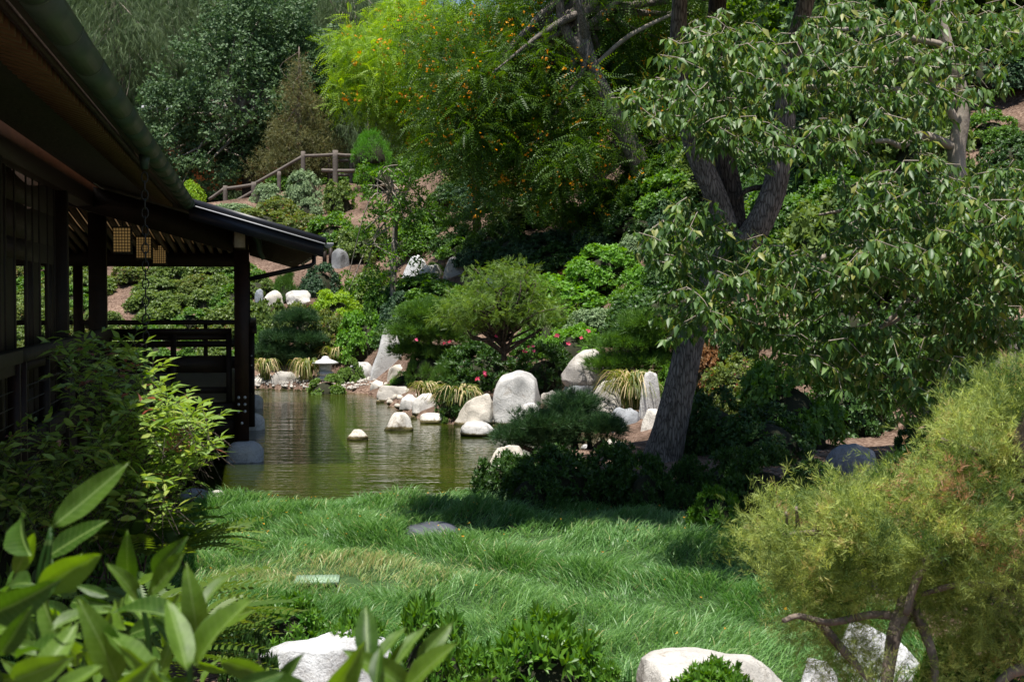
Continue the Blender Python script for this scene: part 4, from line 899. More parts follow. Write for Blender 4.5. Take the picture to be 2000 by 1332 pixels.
# tall wispy casuarinas
needT=[]
for i in range(3):
    V,F_=tuftT(9,i,.012,.22); needT.append((V,F_))
CAS=[(230,74,-60,2.6,'tall wispy grey-green tree at the far left, above the gutter',1),(320,78,-80,2.4,'second tall wispy tree, left of the oak',2),(440,82,-90,3.,'tall wispy tree rising behind the oak top',3),(560,84,-60,2.6,'tall wispy tree behind the oak, above its right half',4),(680,80,-40,2.6,'tall wispy tree left of the yellow-green tree',5),(790,88,-70,2.8,'tall wispy tree behind the yellow-green tree top',6),(120,80,-100,3.,'tall wispy tree behind the roof at the far left',7),(380,90,-60,2.6,'tall wispy tree in the gap left of the oak crown',8),(620,92,-60,2.6,'farthest tall wispy tree between oak and yellow-green tree',9),(270,88,-60,2.6,'farther tall wispy tree seen through the leftmost two',10)]
cas=[]
def copytree(t,loc,rot,s,label=None):
    r_=t.copy(); COL.objects.link(r_); r_.location=loc; r_.rotation_euler=(0,0,rot); r_.scale=(s,s,s)
    if label:r_['label']=label
    for c in t.children: q=c.copy(); COL.objects.link(q); q.parent=r_
    return r_
for (px,Y,top,wd,lb,sd_) in CAS:
    b=gz(px,Y); zt=P(px,top,Y).z; h_=zt-b.z
    if sd_<3:
        b0=Vector((0,0,0)); ells=[(random.uniform(-.8,.8),random.uniform(-.5,.5),12*f,3.6*(1.2-.4*f),3.2,2.) for f in (.12,.3,.45,.6,.75,.88)]
        t=tree('casuarina_tree',b0,ells,lb,'casu',needT,.62,330,40,1.0,'barkpale',[(0,0,-1),(.3,0,6),(-.1,0,12)],[.3,.2,.06],sd_,droop=1.5,up=0.,twigs=50,group='tall wispy trees behind the oak',shell=.2)
        t.location=b; t.scale=(h_/12,)*3; cas.append((t,h_))
    else: copytree(cas[sd_%2][0],b,sd_*1.7,h_/12,lb)
# redwood
b=gz(585,57); ells=[E(585,y,57,r_,r_,.45) for y,r_ in ((120,.3),(150,.55),(180,.8),(210,.95),(240,1.15),(270,1.35),(300,1.4),(325,1.3))]
tree('redwood_tree',b,ells,'slim bronze-green conifer standing before the oak','redwood',[sprayT(8,i,.06,.6) for i in range(3)],.3,230,26,.33,'barkred',[b,P(585,250,57),P(584,92,57)],[.18,.12,.02],9,droop=.3,twigs=20)
for (px,py,lb) in ((545,345,'small bronze shrub tree behind the handrail slope'),(620,330,'bronze foliage left of the upper handrail')):
    b=gz(px,58); tree('young_redwood',b,[E(px,py-20,58,1.3,1.2,.9)],lb,'redwood',[sprayT(8,i,.06,.6) for i in range(2)],.3,60,26,.33,'barkred',[b,P(px,py-10,58)],[.1,.05],px,twigs=6)
# yellow-green sunny tipu
pt=[pinnateT(7),pinnateT(8,.2,.5)]
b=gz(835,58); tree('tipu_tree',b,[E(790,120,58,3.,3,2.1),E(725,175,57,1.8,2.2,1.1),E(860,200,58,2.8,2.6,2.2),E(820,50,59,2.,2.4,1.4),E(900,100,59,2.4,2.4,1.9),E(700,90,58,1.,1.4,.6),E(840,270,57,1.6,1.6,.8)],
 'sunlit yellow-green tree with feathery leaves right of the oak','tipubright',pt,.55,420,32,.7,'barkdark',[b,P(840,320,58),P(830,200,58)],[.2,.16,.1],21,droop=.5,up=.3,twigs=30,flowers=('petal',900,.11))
# darker flowering tipu, nearer
b=gz(1345,35.5); b2=P(1300,450,35.5)
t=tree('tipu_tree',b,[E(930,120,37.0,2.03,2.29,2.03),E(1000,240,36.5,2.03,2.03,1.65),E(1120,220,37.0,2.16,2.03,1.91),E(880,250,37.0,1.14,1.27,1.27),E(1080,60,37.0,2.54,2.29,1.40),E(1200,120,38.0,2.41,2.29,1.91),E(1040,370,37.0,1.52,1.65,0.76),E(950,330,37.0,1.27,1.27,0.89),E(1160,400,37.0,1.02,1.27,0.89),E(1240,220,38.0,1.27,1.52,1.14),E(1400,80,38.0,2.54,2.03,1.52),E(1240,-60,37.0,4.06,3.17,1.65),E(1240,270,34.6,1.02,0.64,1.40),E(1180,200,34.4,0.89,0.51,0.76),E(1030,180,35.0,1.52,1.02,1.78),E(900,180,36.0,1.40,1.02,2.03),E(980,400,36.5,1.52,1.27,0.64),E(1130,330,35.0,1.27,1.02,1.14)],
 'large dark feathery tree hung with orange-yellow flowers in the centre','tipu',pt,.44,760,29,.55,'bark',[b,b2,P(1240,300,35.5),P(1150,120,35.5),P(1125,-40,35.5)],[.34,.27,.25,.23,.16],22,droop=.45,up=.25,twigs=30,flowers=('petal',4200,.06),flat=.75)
limb([P(1150,115,35.5),P(1105,60,35.4),P(1090,-10,35.3)],[.17,.14,.1],M['bark'],t,'limb')
limb([P(1160,130,35.5),P(1230,70,35.4),P(1330,20,35.3)],[.06,.06,.035],M['barkpale'],t,'limb')
for q in (0,.16): 
    V,F_=ring(np.array(P(1263-q*60,385-q*90,35.5)),.29,.1,.024,0); part('tree_strap',V,F_,M['iron'],t)
b=gz(932,41); t=tree('slim_tree',b,[E(932,250,41,1.6,1.5,1.5),E(980,300,41,1.4,1.4,1.)],'thin-stemmed feathery tree standing in the shade of the flowering tree','tipu',pt,.36,90,24,.5,'barkdark',[b,P(930,350,41),P(938,240,41)],[.13,.11,.06],23,droop=.7,twigs=14,flowers=('petal',120,.08))
# slender small leaved tree
b=gz(770,38.8); b=P(770,610,38.6); tree('slender_tree',b,[E(770,370,38.6,1.1,1.,.9),E(740,440,38.6,1.,1,.6),E(820,430,38.6,.9,.9,.7),E(770,520,38.6,.9,.9,.6),E(800,330,38.6,.7,.7,.4),E(690,560,38.6,.5,.6,.3)],
 'slender dark-stemmed small-leaved tree above the standing stone','mid',[rosetteT(4,60,.45,1,True,seed=i) for i in range(2)],.12,75,18,.3,'barkpale',[b,P(768,520,38.6),P(772,440,38.6),P(765,350,38.6)],[.1,.085,.07,.03],24,twigs=40)
# feathery maple
b=P(985,705,28.2); t=tree('feathery_maple',b,[E(965,600,28.2,1.25,1.1,.4),E(900,630,28.2,.6,.6,.3),E(1050,610,28.2,.7,.7,.3),E(990,545,28.2,.7,.7,.35),E(940,570,28.2,.5,.5,.25),E(1030,560,28.2,.5,.5,.25)],
 'low airy olive-green maple with several dark stems behind the boulders','maple',[pinnateT(6,.3,.15,.4)],.13,230,24,.26,'barkdark',[b,P(983,680,28.2),P(975,650,28.2)],[.06,.05,.04],25,up=.1,twigs=60,flat=.4)
for q in ((905,650),(930,620),(1010,620),(1060,640),(985,600)): limb([P(985,690,28.2),P((985+q[0])/2,665,28.1),P(*q,28.0)],[.045,.035,.015],M['barkdark'],t,'limb',7)
# background wall of trees: shared shapes
bgt=[]
for i in range(2):
    b=Vector((0,0,0)); t=tree('background_tree',b,[(0,0,4.5,3.2,3,2.6),(1.4,0,6.8,2.4,2.4,2.2),(-1.5,0,6.2,2.2,2.2,2.2),(0,0,9,1.7,1.7,1.6),(-.5,0,2.6,2.6,2.6,1.6)],'dense tree of the wood closing the view behind the garden','oak' if i else 'tipu',[rosetteT(5,60,.6,1,True,seed=i+5)],.27,230,26,.8,'barkdark',[(0,0,-.5),(0,0,3),(0,0,7)],[.35,.3,.12],40+i,twigs=16,group='trees of the wood behind the garden')
    bgt.append(t)
def copytree(t,loc,rot,s,label=None):
    r_=t.copy(); COL.objects.link(r_); r_.location=loc; r_.rotation_euler=(0,0,rot); r_.scale=(s,s,s)
    if label:r_['label']=label
    for c in t.children: q=c.copy(); COL.objects.link(q); q.parent=r_
    return r_
spots=[(x,92+random.uniform(-3,6)) for x in range(-42,14,4)]+[(3.5,54),(6,48),(8.5,50),(9,43),(12,46),(14.5,42),(17,47),(20,40),(13,38),(19,53),(5,62),(11,60),(-1,66),(24,48),(-2.5,76),(27,38),(5.5,33),(7.5,36),(10.5,37),(16,34),(4,42),(7,30),(14,31),(-26,62),(-22,55)]
spots=[q for q in spots if not (q[1]>85 and q[0] in (-22,-30,-10,-2))]
for i,(x,y) in enumerate(spots):
    src=bgt[i%2]; z=h1(x,y)-.2; s=random.uniform(.7,.9) if y>85 else random.uniform(.6,.8) if y>39 else random.uniform(.42,.55)
    px_=1000+x/y*F; lb=('far tree of the wood closing the view, '+('behind the oak' if px_<600 else 'behind the sunlit yellow-green tree' if px_<900 else 'behind the flowering tree') if y>85 else ('near ' if y<40 else '')+'dense tree on the wooded hillside, '+('behind the flowering tree' if px_<1250 else 'behind the forked limbs' if px_<1550 else 'behind the glossy canopy' if px_<1850 else 'at the right edge'))
    if i<2: src.location=(x,y,z); src.rotation_euler=(0,0,i*1.3); src['label']=lb
    else: copytree(src,(x,y,z),random.uniform(0,6),s,lb)
# main leaning tree with fork
TY=16.3; tb=P(1292,925,TY)
t=empty('leaning_tree',tb,'big grey-barked tree leaning right from the bank and forking into three limbs','tree')
base=[P(1284,938,TY),P(1290,905,TY),P(1308,840,TY),P(1330,750,TY),P(1352,650,TY),P(1385,560,TY),P(1425,480,TY)]
limb(base,[.35,.235,.195,.17,.155,.15,.165],M['bark'],t,'trunk',40,.015,.02,8,3)
limb([P(1428,492,TY),P(1405,400,TY),P(1365,310,TY),P(1340,225,TY),P(1325,120,TY),P(1330,-60,TY)],[.15,.13,.125,.11,.1,.08],M['bark'],t,'limb',28,.02,.02,7,4)
limb([P(1436,485,TY+.05),P(1432,390,TY+.2),P(1415,300,TY+.25),P(1410,200,TY+.3),P(1400,60,TY+.3),P(1410,-100,TY+.3)],[.13,.125,.12,.12,.11,.09],M['barkdark'],t,'limb',28,.02,.02,7,5)
limb([P(1428,500,TY-.05),P(1475,450,TY-.1),P(1512,370,TY-.1),P(1530,270,TY-.1),P(1540,150,TY),P(1590,-60,TY)],[.16,.155,.14,.125,.11,.09],M['bark'],t,'limb',28,.02,.02,7,6)
limb([P(1495,365,TY),P(1460,372,TY),P(1440,390,TY)],[.035,.03,.02],M['barkdark'],t,'limb',8)
for dy in (0,26):
    V,F_=ring(np.array(P(1373,322+dy,TY)),.145,.03,.012,0.1); part('tree_strap',V,F_,M['iron'],t)
    V,F_=ring(np.array(P(1375,326+dy,TY)),.14,.035,.008,-.1); part('tree_strap',V,F_,M['iron'],t)
r=np.random.default_rng(77)
gs=[]
for ells,nc in (([(-.1,11.9,6.1,1.3,1.0,.35),(1.2,12.1,6.3,1.4,1.1,.35)],170),([(.9,15.0,7.0,1.9,1.6,.7),(2.6,14.6,7.2,2.2,1.8,.9)],240),([(3.6,16.2,7.6,3.,2.6,1.2),(5.8,15.5,7.4,2.5,3.2,1.4),(2.2,17.6,8.2,2.2,1.6,1.2)],300)):
    C,pos,d=crown_pts(ells,nc,16,.42,r); n=len(pos); gs.append(scatter(rosetteT(5,70,.5,1,True,seed=9),pos,basis(nrmz(d+np.array([0,0,-.3])),rdir(n,r)+np.array([0,0,1.])),.19*r.uniform(.7,1.2,n),r.uniform(0,.95,n)))
V,F_,vv=join(*gs); part('crown',V,F_,M['tipu'],t,vv)
# ------------------------------------------------------------------ right tree with drooping glossy leaves
def polysample(poly,n,r):
    poly=np.array(poly,float); lo=poly.min(0);hi=poly.max(0); out=np.zeros((0,2))
    while len(out)<n:
        q=r.uniform(lo,hi,(n*3,2)); q=q[inpoly(q[:,0],q[:,1],poly)]; out=np.concatenate([out,q])
    return out[:n]
def PV(px,py,Y):
    x=(px-1000)/F; z=-(py-666)/F; c,s=math.cos(PITCH),math.sin(PITCH); yy=c+z*s; zz=-s+z*c; k=Y/yy; return np.stack([x*k,Y,EYE+zz*k],1)
rb=gz(1965,11.5)
rt=empty('glossy_leaved_tree',rb,'wide tree at the right with pale crooked branches and drooping glossy leaves','tree')
RY=11.5
limb([rb-Vector((0,0,.2)),P(1960,720,RY),P(1945,640,RY),P(1910,520,RY),P(1880,400,RY),P(1868,300,RY),P(1880,200,RY),P(1850,90,RY),P(1820,-30,RY)],[.13,.12,.09,.08,.072,.07,.06,.052,.04],M['barkpale'],rt,'trunk',18,.06,0,6,8)
for pts_,r0 in [([(1875,250),(1800,130),(1740,120),(1700,145)],.035),([(1870,290),(1800,265),(1760,285),(1720,275),(1600,300)],.04),([(1900,480),(1850,540),(1780,580),(1720,640),(1640,670)],.04),([(1905,500),(1820,560),(1760,620),(1700,650)],.022),
    ([(1885,420),(1780,380),(1700,400),(1600,420)],.03),([(1950,660),(1905,640),(1890,680),(1910,700)],.03),([(1930,600),(1860,640),(1800,700)],.03),([(1880,200),(1780,180),(1650,170),(1500,170),(1380,160),(1290,190)],.035),([(1885,400),(1700,470),(1560,520),(1430,560),(1330,590)],.035),([(1850,90),(1700,60),(1560,60)],.03),([(1895,440),(1990,400),(2060,420)],.04)]:
    pp_=[P(x,y,RY-.15*i) for i,(x,y) in enumerate(pts_)]; limb(pp_,list(np.linspace(r0,.010,len(pp_))),M['barkpale'],rt,'branch',8,.08)
r=np.random.default_rng(5)
polys=[ # polygon, clusters, Y range
 ([(1235,165),(1330,100),(1420,150),(1500,190),(1560,260),(1500,270),(1440,300),(1360,250),(1290,230),(1235,290)],105,(9.6,11.2)),
 ([(1290,100),(1400,30),(1560,60),(1620,0),(2020,0),(2020,180),(1900,190),(1800,240),(1640,300),(1560,270),(1480,200),(1400,150)],330,(9.6,12.)),
 ([(1500,190),(1640,160),(1700,260),(1640,330),(1520,300)],22,(9.3,10.6)),
 ([(1640,300),(1760,250),(1880,300),(1860,420),(1700,420),(1620,380)],30,(10.4,12.)),
 ([(1640,360),(1760,300),(1880,320),(2020,340),(2020,480),(1900,450),(1760,440),(1640,450)],150,(9.4,11.)),
 ([(1630,440),(1800,400),(2020,400),(2020,560),(1900,560),(1800,500),(1640,500)],170,(9.,10.8)),
 ([(1262,430),(1330,400),(1440,440),(1460,480),(1380,520),(1320,560),(1270,500)],60,(9.6,10.8)),
 ([(1280,560),(1380,520),(1500,490),(1640,480),(1760,520),(1740,580),(1560,600),(1480,640),(1400,620),(1300,640)],170,(9.4,11.)),
 ([(1760,500),(2020,520),(2020,640),(1900,650),(1780,600)],110,(9.4,11.2)),
 ([(1560,660),(1700,620),(1860,650),(1880,720),(1840,800),(1740,800),(1660,740),(1560,700)],110,(9.5,11.)),
 ([(1380,600),(1480,600),(1640,640),(1700,700),(1600,720),(1480,660)],60,(9.8,11.2)),
 ([(1800,600),(1960,620),(1990,690),(1880,720),(1800,680)],40,(10.,11.5)),
]
TW=[]; LT=leafT(.42,.1,.22,True); LT2=leafT(.42,.1,.22)
pos=[];dr=[];
for poly,n,(y0,y1) in polys:
    ns=int(n*.45); q=polysample(poly,ns,r); Yc=r.uniform(y0,y1,ns); c=PV(q[:,0],q[:,1],Yc)
    for i in range(ns):
        a0=r.normal(-1.9 if r.random()<.7 else 0,1.1); sdv=np.array([math.cos(a0),math.sin(a0)*.7,0.]); L_=r.uniform(.22,.42); nk=r.integers(4,7); tw=[]
        for j in range(nk):
            f=j/(nk-1.); cc=c[i]+sdv*L_*(f-.5)+np.array([0,0,.05-.17*f*f])+r.normal(0,.022,3); tw.append(cc)
            m=r.integers(6,11); a=r.uniform(0,6.28)+np.arange(m)*2.4; drp=r.uniform(.3,1.7,m); dd=np.stack([np.cos(a),np.sin(a),-drp],1)+sdv*.35
            ax=sdv+r.normal(0,.2,3); off=ax[None]*(np.arange(m)/m*.11-.05)[:,None]
            pos.append(cc+off+nrmz(dd)*.015); dr.append(dd)
        TW.append(tube(tw,np.linspace(.004,.002,nk),4,cap=False))
V,F_,vv=join(*TW); part('twig_sprays',V,F_,M['barkpale'],rt,vv)['kind']='stuff'
pos=np.concatenate(pos); dr=nrmz(np.concatenate(dr)); n=len(pos); sz=r.uniform(.05,.11,n); var=np.clip(r.beta(1.6,2.,n),0,.93); var=np.where(r.random(n)<.05,1.,var)
B=basis(dr,np.tile([0,0,1.],(n,1))+r.normal(0,.35,(n,3)))
order=np.argsort(pos[:,1]-sz*8); fr=order[:300]; rest=order[300:]
V,F_,vv=scatter(LT2,pos[rest],B[rest],sz[rest],var[rest]); o=part('foliage',V,F_,M['ashleaf'],rt,vv,True); o['kind']='stuff'
V,F_,vv=scatter((np.array([(0,-.0022,0),(0,.0022,0),(0,0,.1)]),np.array([(0,1,2)])),pos[::5],basis(nrmz(dr[::5]*np.array([1,1,-.2])+np.array([0,0,.25])),rdir(len(pos[::5]),r)),np.ones(len(pos[::5])),np.full(len(pos[::5]),1.)); part('twigs',V,F_,M['ashleaf'],rt,vv)['kind']='stuff'
lm_=[]
for kk in range(4):
    me=mkmesh('leaf',LT[0],LT[1],M['ashleaf'],np.full(len(LT[0]),[.2,.45,.7,.95][kk]),True); lm_.append(me)
from mathutils import Matrix
def leafobj(me,p,Bm,s,parent,name='leaf'):
    o=bpy.data.objects.new(name,me); COL.objects.link(o); o.parent=parent
    m4=Matrix(((*Bm[0],0),(*Bm[1],0),(*Bm[2],0),(0,0,0,1))); o.matrix_local=Matrix.Translation(Vector(p)-parent.location)@m4@Matrix.Scale(float(s),4); return o
for j in fr: leafobj(lm_[int(j)%4],pos[j],B[j],sz[j],rt)
# ------------------------------------------------------------------ juniper, right foreground
JY=6.3
jb=Vector((2.35,6.6,.3)); jt=empty('juniper_bush',jb,'large sprawling yellow-green juniper with bare twisted branches in the right foreground','shrub')
jpoly=[(1392,1075),(1400,1020),(1450,965),(1560,932),(1690,925),(1760,890),(1800,850),(1850,790),(1920,725),(2060,690),(2060,1330),(1960,1300),(1900,1230),(1830,1215),(1760,1195),(1680,1195),(1600,1210),(1540,1185),(1500,1165),(1480,1120),(1420,1105)]
r=np.random.default_rng(9)
q=polysample(jpoly,470,r); q=q[np.abs(pdist(q[:,0],q[:,1],np.array(jpoly,float)))>26]; pa=np.array(jpoly,float); ed=np.abs(pdist(q[:,0],q[:,1],pa)); Yc=JY+.1-np.sqrt(np.clip(ed,0,170)/170)*r.uniform(-.7,1.,len(q))*1.
C=PV(q[:,0],q[:,1],Yc)
npc=42; q2=polysample([(1760,930),(1850,820),(1930,750),(2050,710),(2050,1050),(1800,1050)],110,r); C=np.concatenate([C,PV(q2[:,0],q2[:,1],r.uniform(5.9,6.9,110))]); k=np.repeat(np.arange(len(C)),npc); cd=r.normal(size=(len(C),3))*.5+np.array([-.25,-.35,.75]); dd=nrmz(cd[k]+r.normal(0,.55,(len(k),3))); pos=C[k]+r.normal(0,1,(len(k),3))*r.uniform(.025,.06,(len(C),1))[k]
var=np.clip(r.beta(2,2,len(k))*.6+r.uniform(-.3,.6,len(C))[k],0,.95); brown=(r.random(len(C))<.06)[k]&(r.random(len(k))<.55); var=np.where(brown,1.,var)
gs=[]; qq=r.integers(0,4,len(k))
for i in range(4): m=qq==i; gs.append(scatter(sprayT(13,i+20,.036,.5),pos[m],basis(dd[m],rdir(m.sum(),r)),r.uniform(.07,.115,m.sum()),var[m]))
V,F_,vv=join(*gs); o=part('foliage',V,F_,M['juniper'],jt,vv); o['kind']='stuff'
for lob,(poly,n,Yq) in enumerate([([(1500,1190),(1620,1180),(1680,1260),(1760,1332),(1640,1340),(1560,1270)],60,6.2),([(1700,1290),(1900,1290),(1900,1345),(1700,1345)],18,5.9),([(1840,1200),(2030,1230),(2030,1300),(1900,1300)],45,6.1),([(1560,1165),(1830,1165),(1830,1215),(1700,1200),(1560,1205)],40,6.15),([(1800,1180),(1900,1180),(1930,1260),(1840,1260)],30,6.2)]):
    q=polysample(poly,n,r); C2=PV(q[:,0],q[:,1],Yq+r.uniform(-.2,.2,n)); k=np.repeat(np.arange(n),12); dd=nrmz(r.normal(size=(len(k),3))+np.array([0,-.2,.2])); V,F_,vv=scatter(sprayT(15,33,.022,.55),C2[k]+r.normal(0,.05,(len(k),3)),basis(dd,rdir(len(k),r)),r.uniform(.08,.13,len(k)),r.uniform(.1,.95,len(k))); o=part('low_foliage',V,F_,M['juniper'],jt,vv);o['kind']='stuff'
for pts_,r0 in [([(2090,1300),(2040,1100),(2015,950),(1990,880),(2010,800)],.05),([(1990,1000),(1900,1010),(1830,1060),(1790,1130),(1770,1200)],.03),([(1775,1170),(1750,1230),(1735,1300),(1730,1350)],.04),([(1785,1190),(1810,1240),(1825,1300),(1822,1350)],.026),
    ([(1775,1205),(1700,1200),(1620,1215),(1560,1203),(1530,1212)],.02),([(1600,1212),(1640,1260),(1700,1330),(1720,1360)],.022),([(2040,1300),(1980,1310),(1940,1345)],.035),([(1640,1050),(1590,1040),(1530,1045)],.018),([(1540,1045),(1535,1000)],.012),([(1560,1045),(1555,990)],.012),([(1590,1040),(1600,1010),(1596,985)],.014),([(1800,1090),(1820,1050),(1818,1000)],.018),([(1900,1010),(1940,970),(1985,960)],.03),
    ([(1980,900),(1900,880),(1840,860)],.025),([(1980,1150),(1880,1140),(1800,1160)],.02)]:
    pp_=[P(x,y,JY-.25-.05*i) for i,(x,y) in enumerate(pts_)]; limb(pp_,list(np.linspace(r0,r0*.5,len(pp_))),M['barkred'],jt,'branch',9,.1)
# ------------------------------------------------------------------ nandina by the pavilion
nb=Vector((-2.3,8.4,.25)); nt_=empty('nandina_shrub',nb,'sunlit nandina with narrow yellow-green leaflets beside the pavilion rail','shrub')
r=np.random.default_rng(12)
NP=[([(200,840),(280,760),(360,800),(420,830),(400,900),(330,960),(300,1000),(210,990),(190,900)],320,(7.3,8.6)),
    ([(120,690),(170,650),(250,700),(260,640),(290,720),(330,790),(260,850),(130,820)],110,(7.8,9.)),
    ([(-20,840),(200,840),(220,960),(200,1060),(-20,1060)],120,(7.2,8.6)),
    ([(240,950),(340,930),(330,1040),(220,1040)],40,(7.,8.))]
pos=[];dr=[];stems=[]
for poly,n,(y0,y1) in NP:
    q=polysample(poly,n,r); c=PV(q[:,0],q[:,1],r.uniform(y0,y1,n))
    for i in range(n):
        a0=r.uniform(0,6.28); ax=np.array([np.cos(a0),np.sin(a0)*.7,r.uniform(-.1,1.)]); ax/=np.linalg.norm(ax); sd2=np.cross(ax,[0,0,1.]); sd2/=np.linalg.norm(sd2)
        stems.append((c[i]-ax*.16-np.array([0,0,.1]),c[i],c[i]+ax*.12))
        for tt in (-.04,.03,.1):
            for sg in (-1,1): pos.append(c[i]+ax*tt); dr.append(ax*.7+sd2*sg*.9+r.normal(0,.22,3))
        pos.append(c[i]+ax*.12); dr.append(ax+r.normal(0,.15,3))
pos=np.array(pos);dr=nrmz(np.array(dr)); n=len(pos); sz=r.uniform(.06,.11,n); B=basis(dr,np.tile([0,0,1.],(n,1))+r.normal(0,.4,(n,3))); var=np.clip(r.beta(2,2,n),0,.93); var=np.where(r.random(n)<.04,1,var)
order=np.argsort(pos[:,1]); fr=order[:300]; rest=order[300:]
NT=leafT(.34,.06,.2,True); V,F_,vv=scatter(leafT(.34,.06,.2),pos[rest],B[rest],sz[rest],var[rest]); o=part('foliage',V,F_,M['nandina'],nt_,vv); o['kind']='stuff'
ms=[mkmesh('leaflet',NT[0],NT[1],M['nandina'],np.full(len(NT[0]),v_),True) for v_ in (.15,.4,.65,.92)]
for j in fr: leafobj(ms[int(j)%4],pos[j],B[j],sz[j],nt_,'leaflet')
V,F_,vv=join(*[tube(s_,[.002,.0018,.0015],4,cap=False) for s_ in stems]); o=part('twigs',V,F_,M['barkdark'],nt_); o['kind']='stuff'
for k in range(12):
    e=stems[r.integers(0,len(stems))][0]; bx=nb+Vector((r.uniform(-.7,.6),r.uniform(-.5,.6),0)); limb([bx,(Vector(e)+bx)/2+Vector((0,0,.1)),Vector(e)],[.008,.006,.004],M['barkdark'],nt_,'stem',6,0,0,4)
# buds
q=polysample([(330,845),(370,835),(375,880),(320,880)],60,r); V,F_,vv=scatter((ICO[2][0],ICO[2][1]),PV(q[:,0],q[:,1],np.full(60,7.3)),np.tile(np.eye(3),(60,1,1)),np.full(60,.006),r.random(60)); part('buds',V,F_,M['rust'],nt_,vv)['kind']='stuff'
# dense undergrowth beneath it, and ferns
S(60,880,1180,330,'broad','dense dark shrub in the shadow under the pavilion eave','shrub','shrub',None,9.0)
S(250,960,1160,220,'mid','leafy shrub under the nandina beside the lawn','shrub','shrub',None,8.6)
FT=pinnateT(16,.2,.5,.35,True)
def fern(px,py,Y,label,n=14,ln=.5,seed=0):
    r=np.random.default_rng(seed); c=P(px,py,Y); f=empty('fern',c,label,'fern','ferns at the lower left'); a=r.uniform(0,6.28,n); d=np.stack([np.cos(a),np.sin(a),r.uniform(.4,1.1,n)],1)
    B=basis(nrmz(d),np.tile([0,0,1.],(n,1)))
    for j in range(n): 
        V,F_,vv=scatter(FT,np.array([c]),B[j:j+1],np.array([ln*r.uniform(.7,1.1)]),np.array([r.uniform(0,.9)])); part('frond',V,F_,M['fern'],f,vv)
fern(330,1085,7.6,'fern arching over the lawn corner under the nandina',20,.45,1)
fern(250,1060,7.4,'fern in half shade below the nandina',18,.45,2)
fern(380,1060,7.9,'fern with golden fronds at the edge of the dark grass',16,.36,3)
fern(385,1225,6.7,'fern behind the large smooth leaves, left of the white boulder',22,.42,4)
fern(320,1290,6.2,'lowest fern at the left of the large white boulder',20,.42,5)
fern(300,1200,6.2,'dark fern between the shrubs at the lower left',20,.45,6)
# near azaleas along the bottom
for a in [(560,1160,1290,200,'azalea','azalea with red new leaves above the large white boulder',7.9),(690,1185,1330,160,'azalea','azalea rising right behind the large white boulder',7.7),(840,1165,1400,210,'azalea','azalea between the white boulder and the low round one',7.2),
          (1065,1185,1420,300,'azalea','biggest glossy azalea at the bottom centre of the lawn',6.7),(950,1260,1420,180,'azalea','low azalea in the bottom centre, left of the biggest',6.5),(1180,1290,1400,120,'azalea','low azalea touching the long white boulder',6.6),
          (1400,1285,1400,190,'azalea','small azalea sprigs in front of the long white boulder',6.2),(1950,1215,1400,230,'azalea','bright azalea under the juniper at the bottom right corner',6.9),(1865,1235,1400,160,'azalea','bright azalea beside the domed boulder',7.0),(480,1180,1400,130,'azdark','dark azalea left of the large white boulder',7.3)]:
    S(a[0],a[1],a[2],a[3],a[4],a[5],'shrub','azalea_bush','azaleas along the near edge of the lawn',a[6])
# ------------------------------------------------------------------ big near leaves
fb=Vector((-.55,2.2,.5)); ft=empty('broadleaf_shrub',fb,'out-of-focus shrub with large smooth green leaves in the lower left corner','shrub')
BT=leafT(.36,.05,.18,True)
V0,F0=BT; 
# finer leaf: resample 8 segments
def bigleaf(w,keel,droop,fold):
    t=np.linspace(0,1,10); V=[];Fc=[]
    for a in t:
        b_=math.sin(math.pi*a**.85)**.8*(1-.15*a) if 0<a<1 else .03*(a==0); x=-droop*a*a
        for s_ in (-1,-.5,0,.5,1): V.append((x+keel*abs(s_)*b_+.012*math.sin(a*17+s_*2)*abs(s_),s_*w/2*b_,a))
    for i in range(9):
        for j in range(4): q=i*5+j; Fc+=[(q,q+1,q+6),(q,q+6,q+5)]
    return np.array(V),np.array(Fc)
bm_=[]
for i,(w_,k_,d_) in enumerate([(.34,.07,.1),(.38,.1,.25),(.3,.06,-.12),(.38,.13,.35)]):
    V,F_=bigleaf(w_,k_,d_,0)
    for v_ in (.2,.6,.9): bm_.append(mkmesh('large_leaf',V,F_,M['big'],np.full(len(V),v_),True))
def lf(base,tip,Y,Y2=None,roll=0.,parent=ft,Y0=None):
    Y2=Y2 or Y; a=P(*base,Y); b=P(*tip,Y2); d=np.array(b-a); s=np.linalg.norm(d); B=basis(d[None],np.array([[.1,-1.,.5]]),np.array([roll]))[0]
    leafobj(bm_[random.randrange(len(bm_))],np.array(a),B,s,parent,'large_leaf')
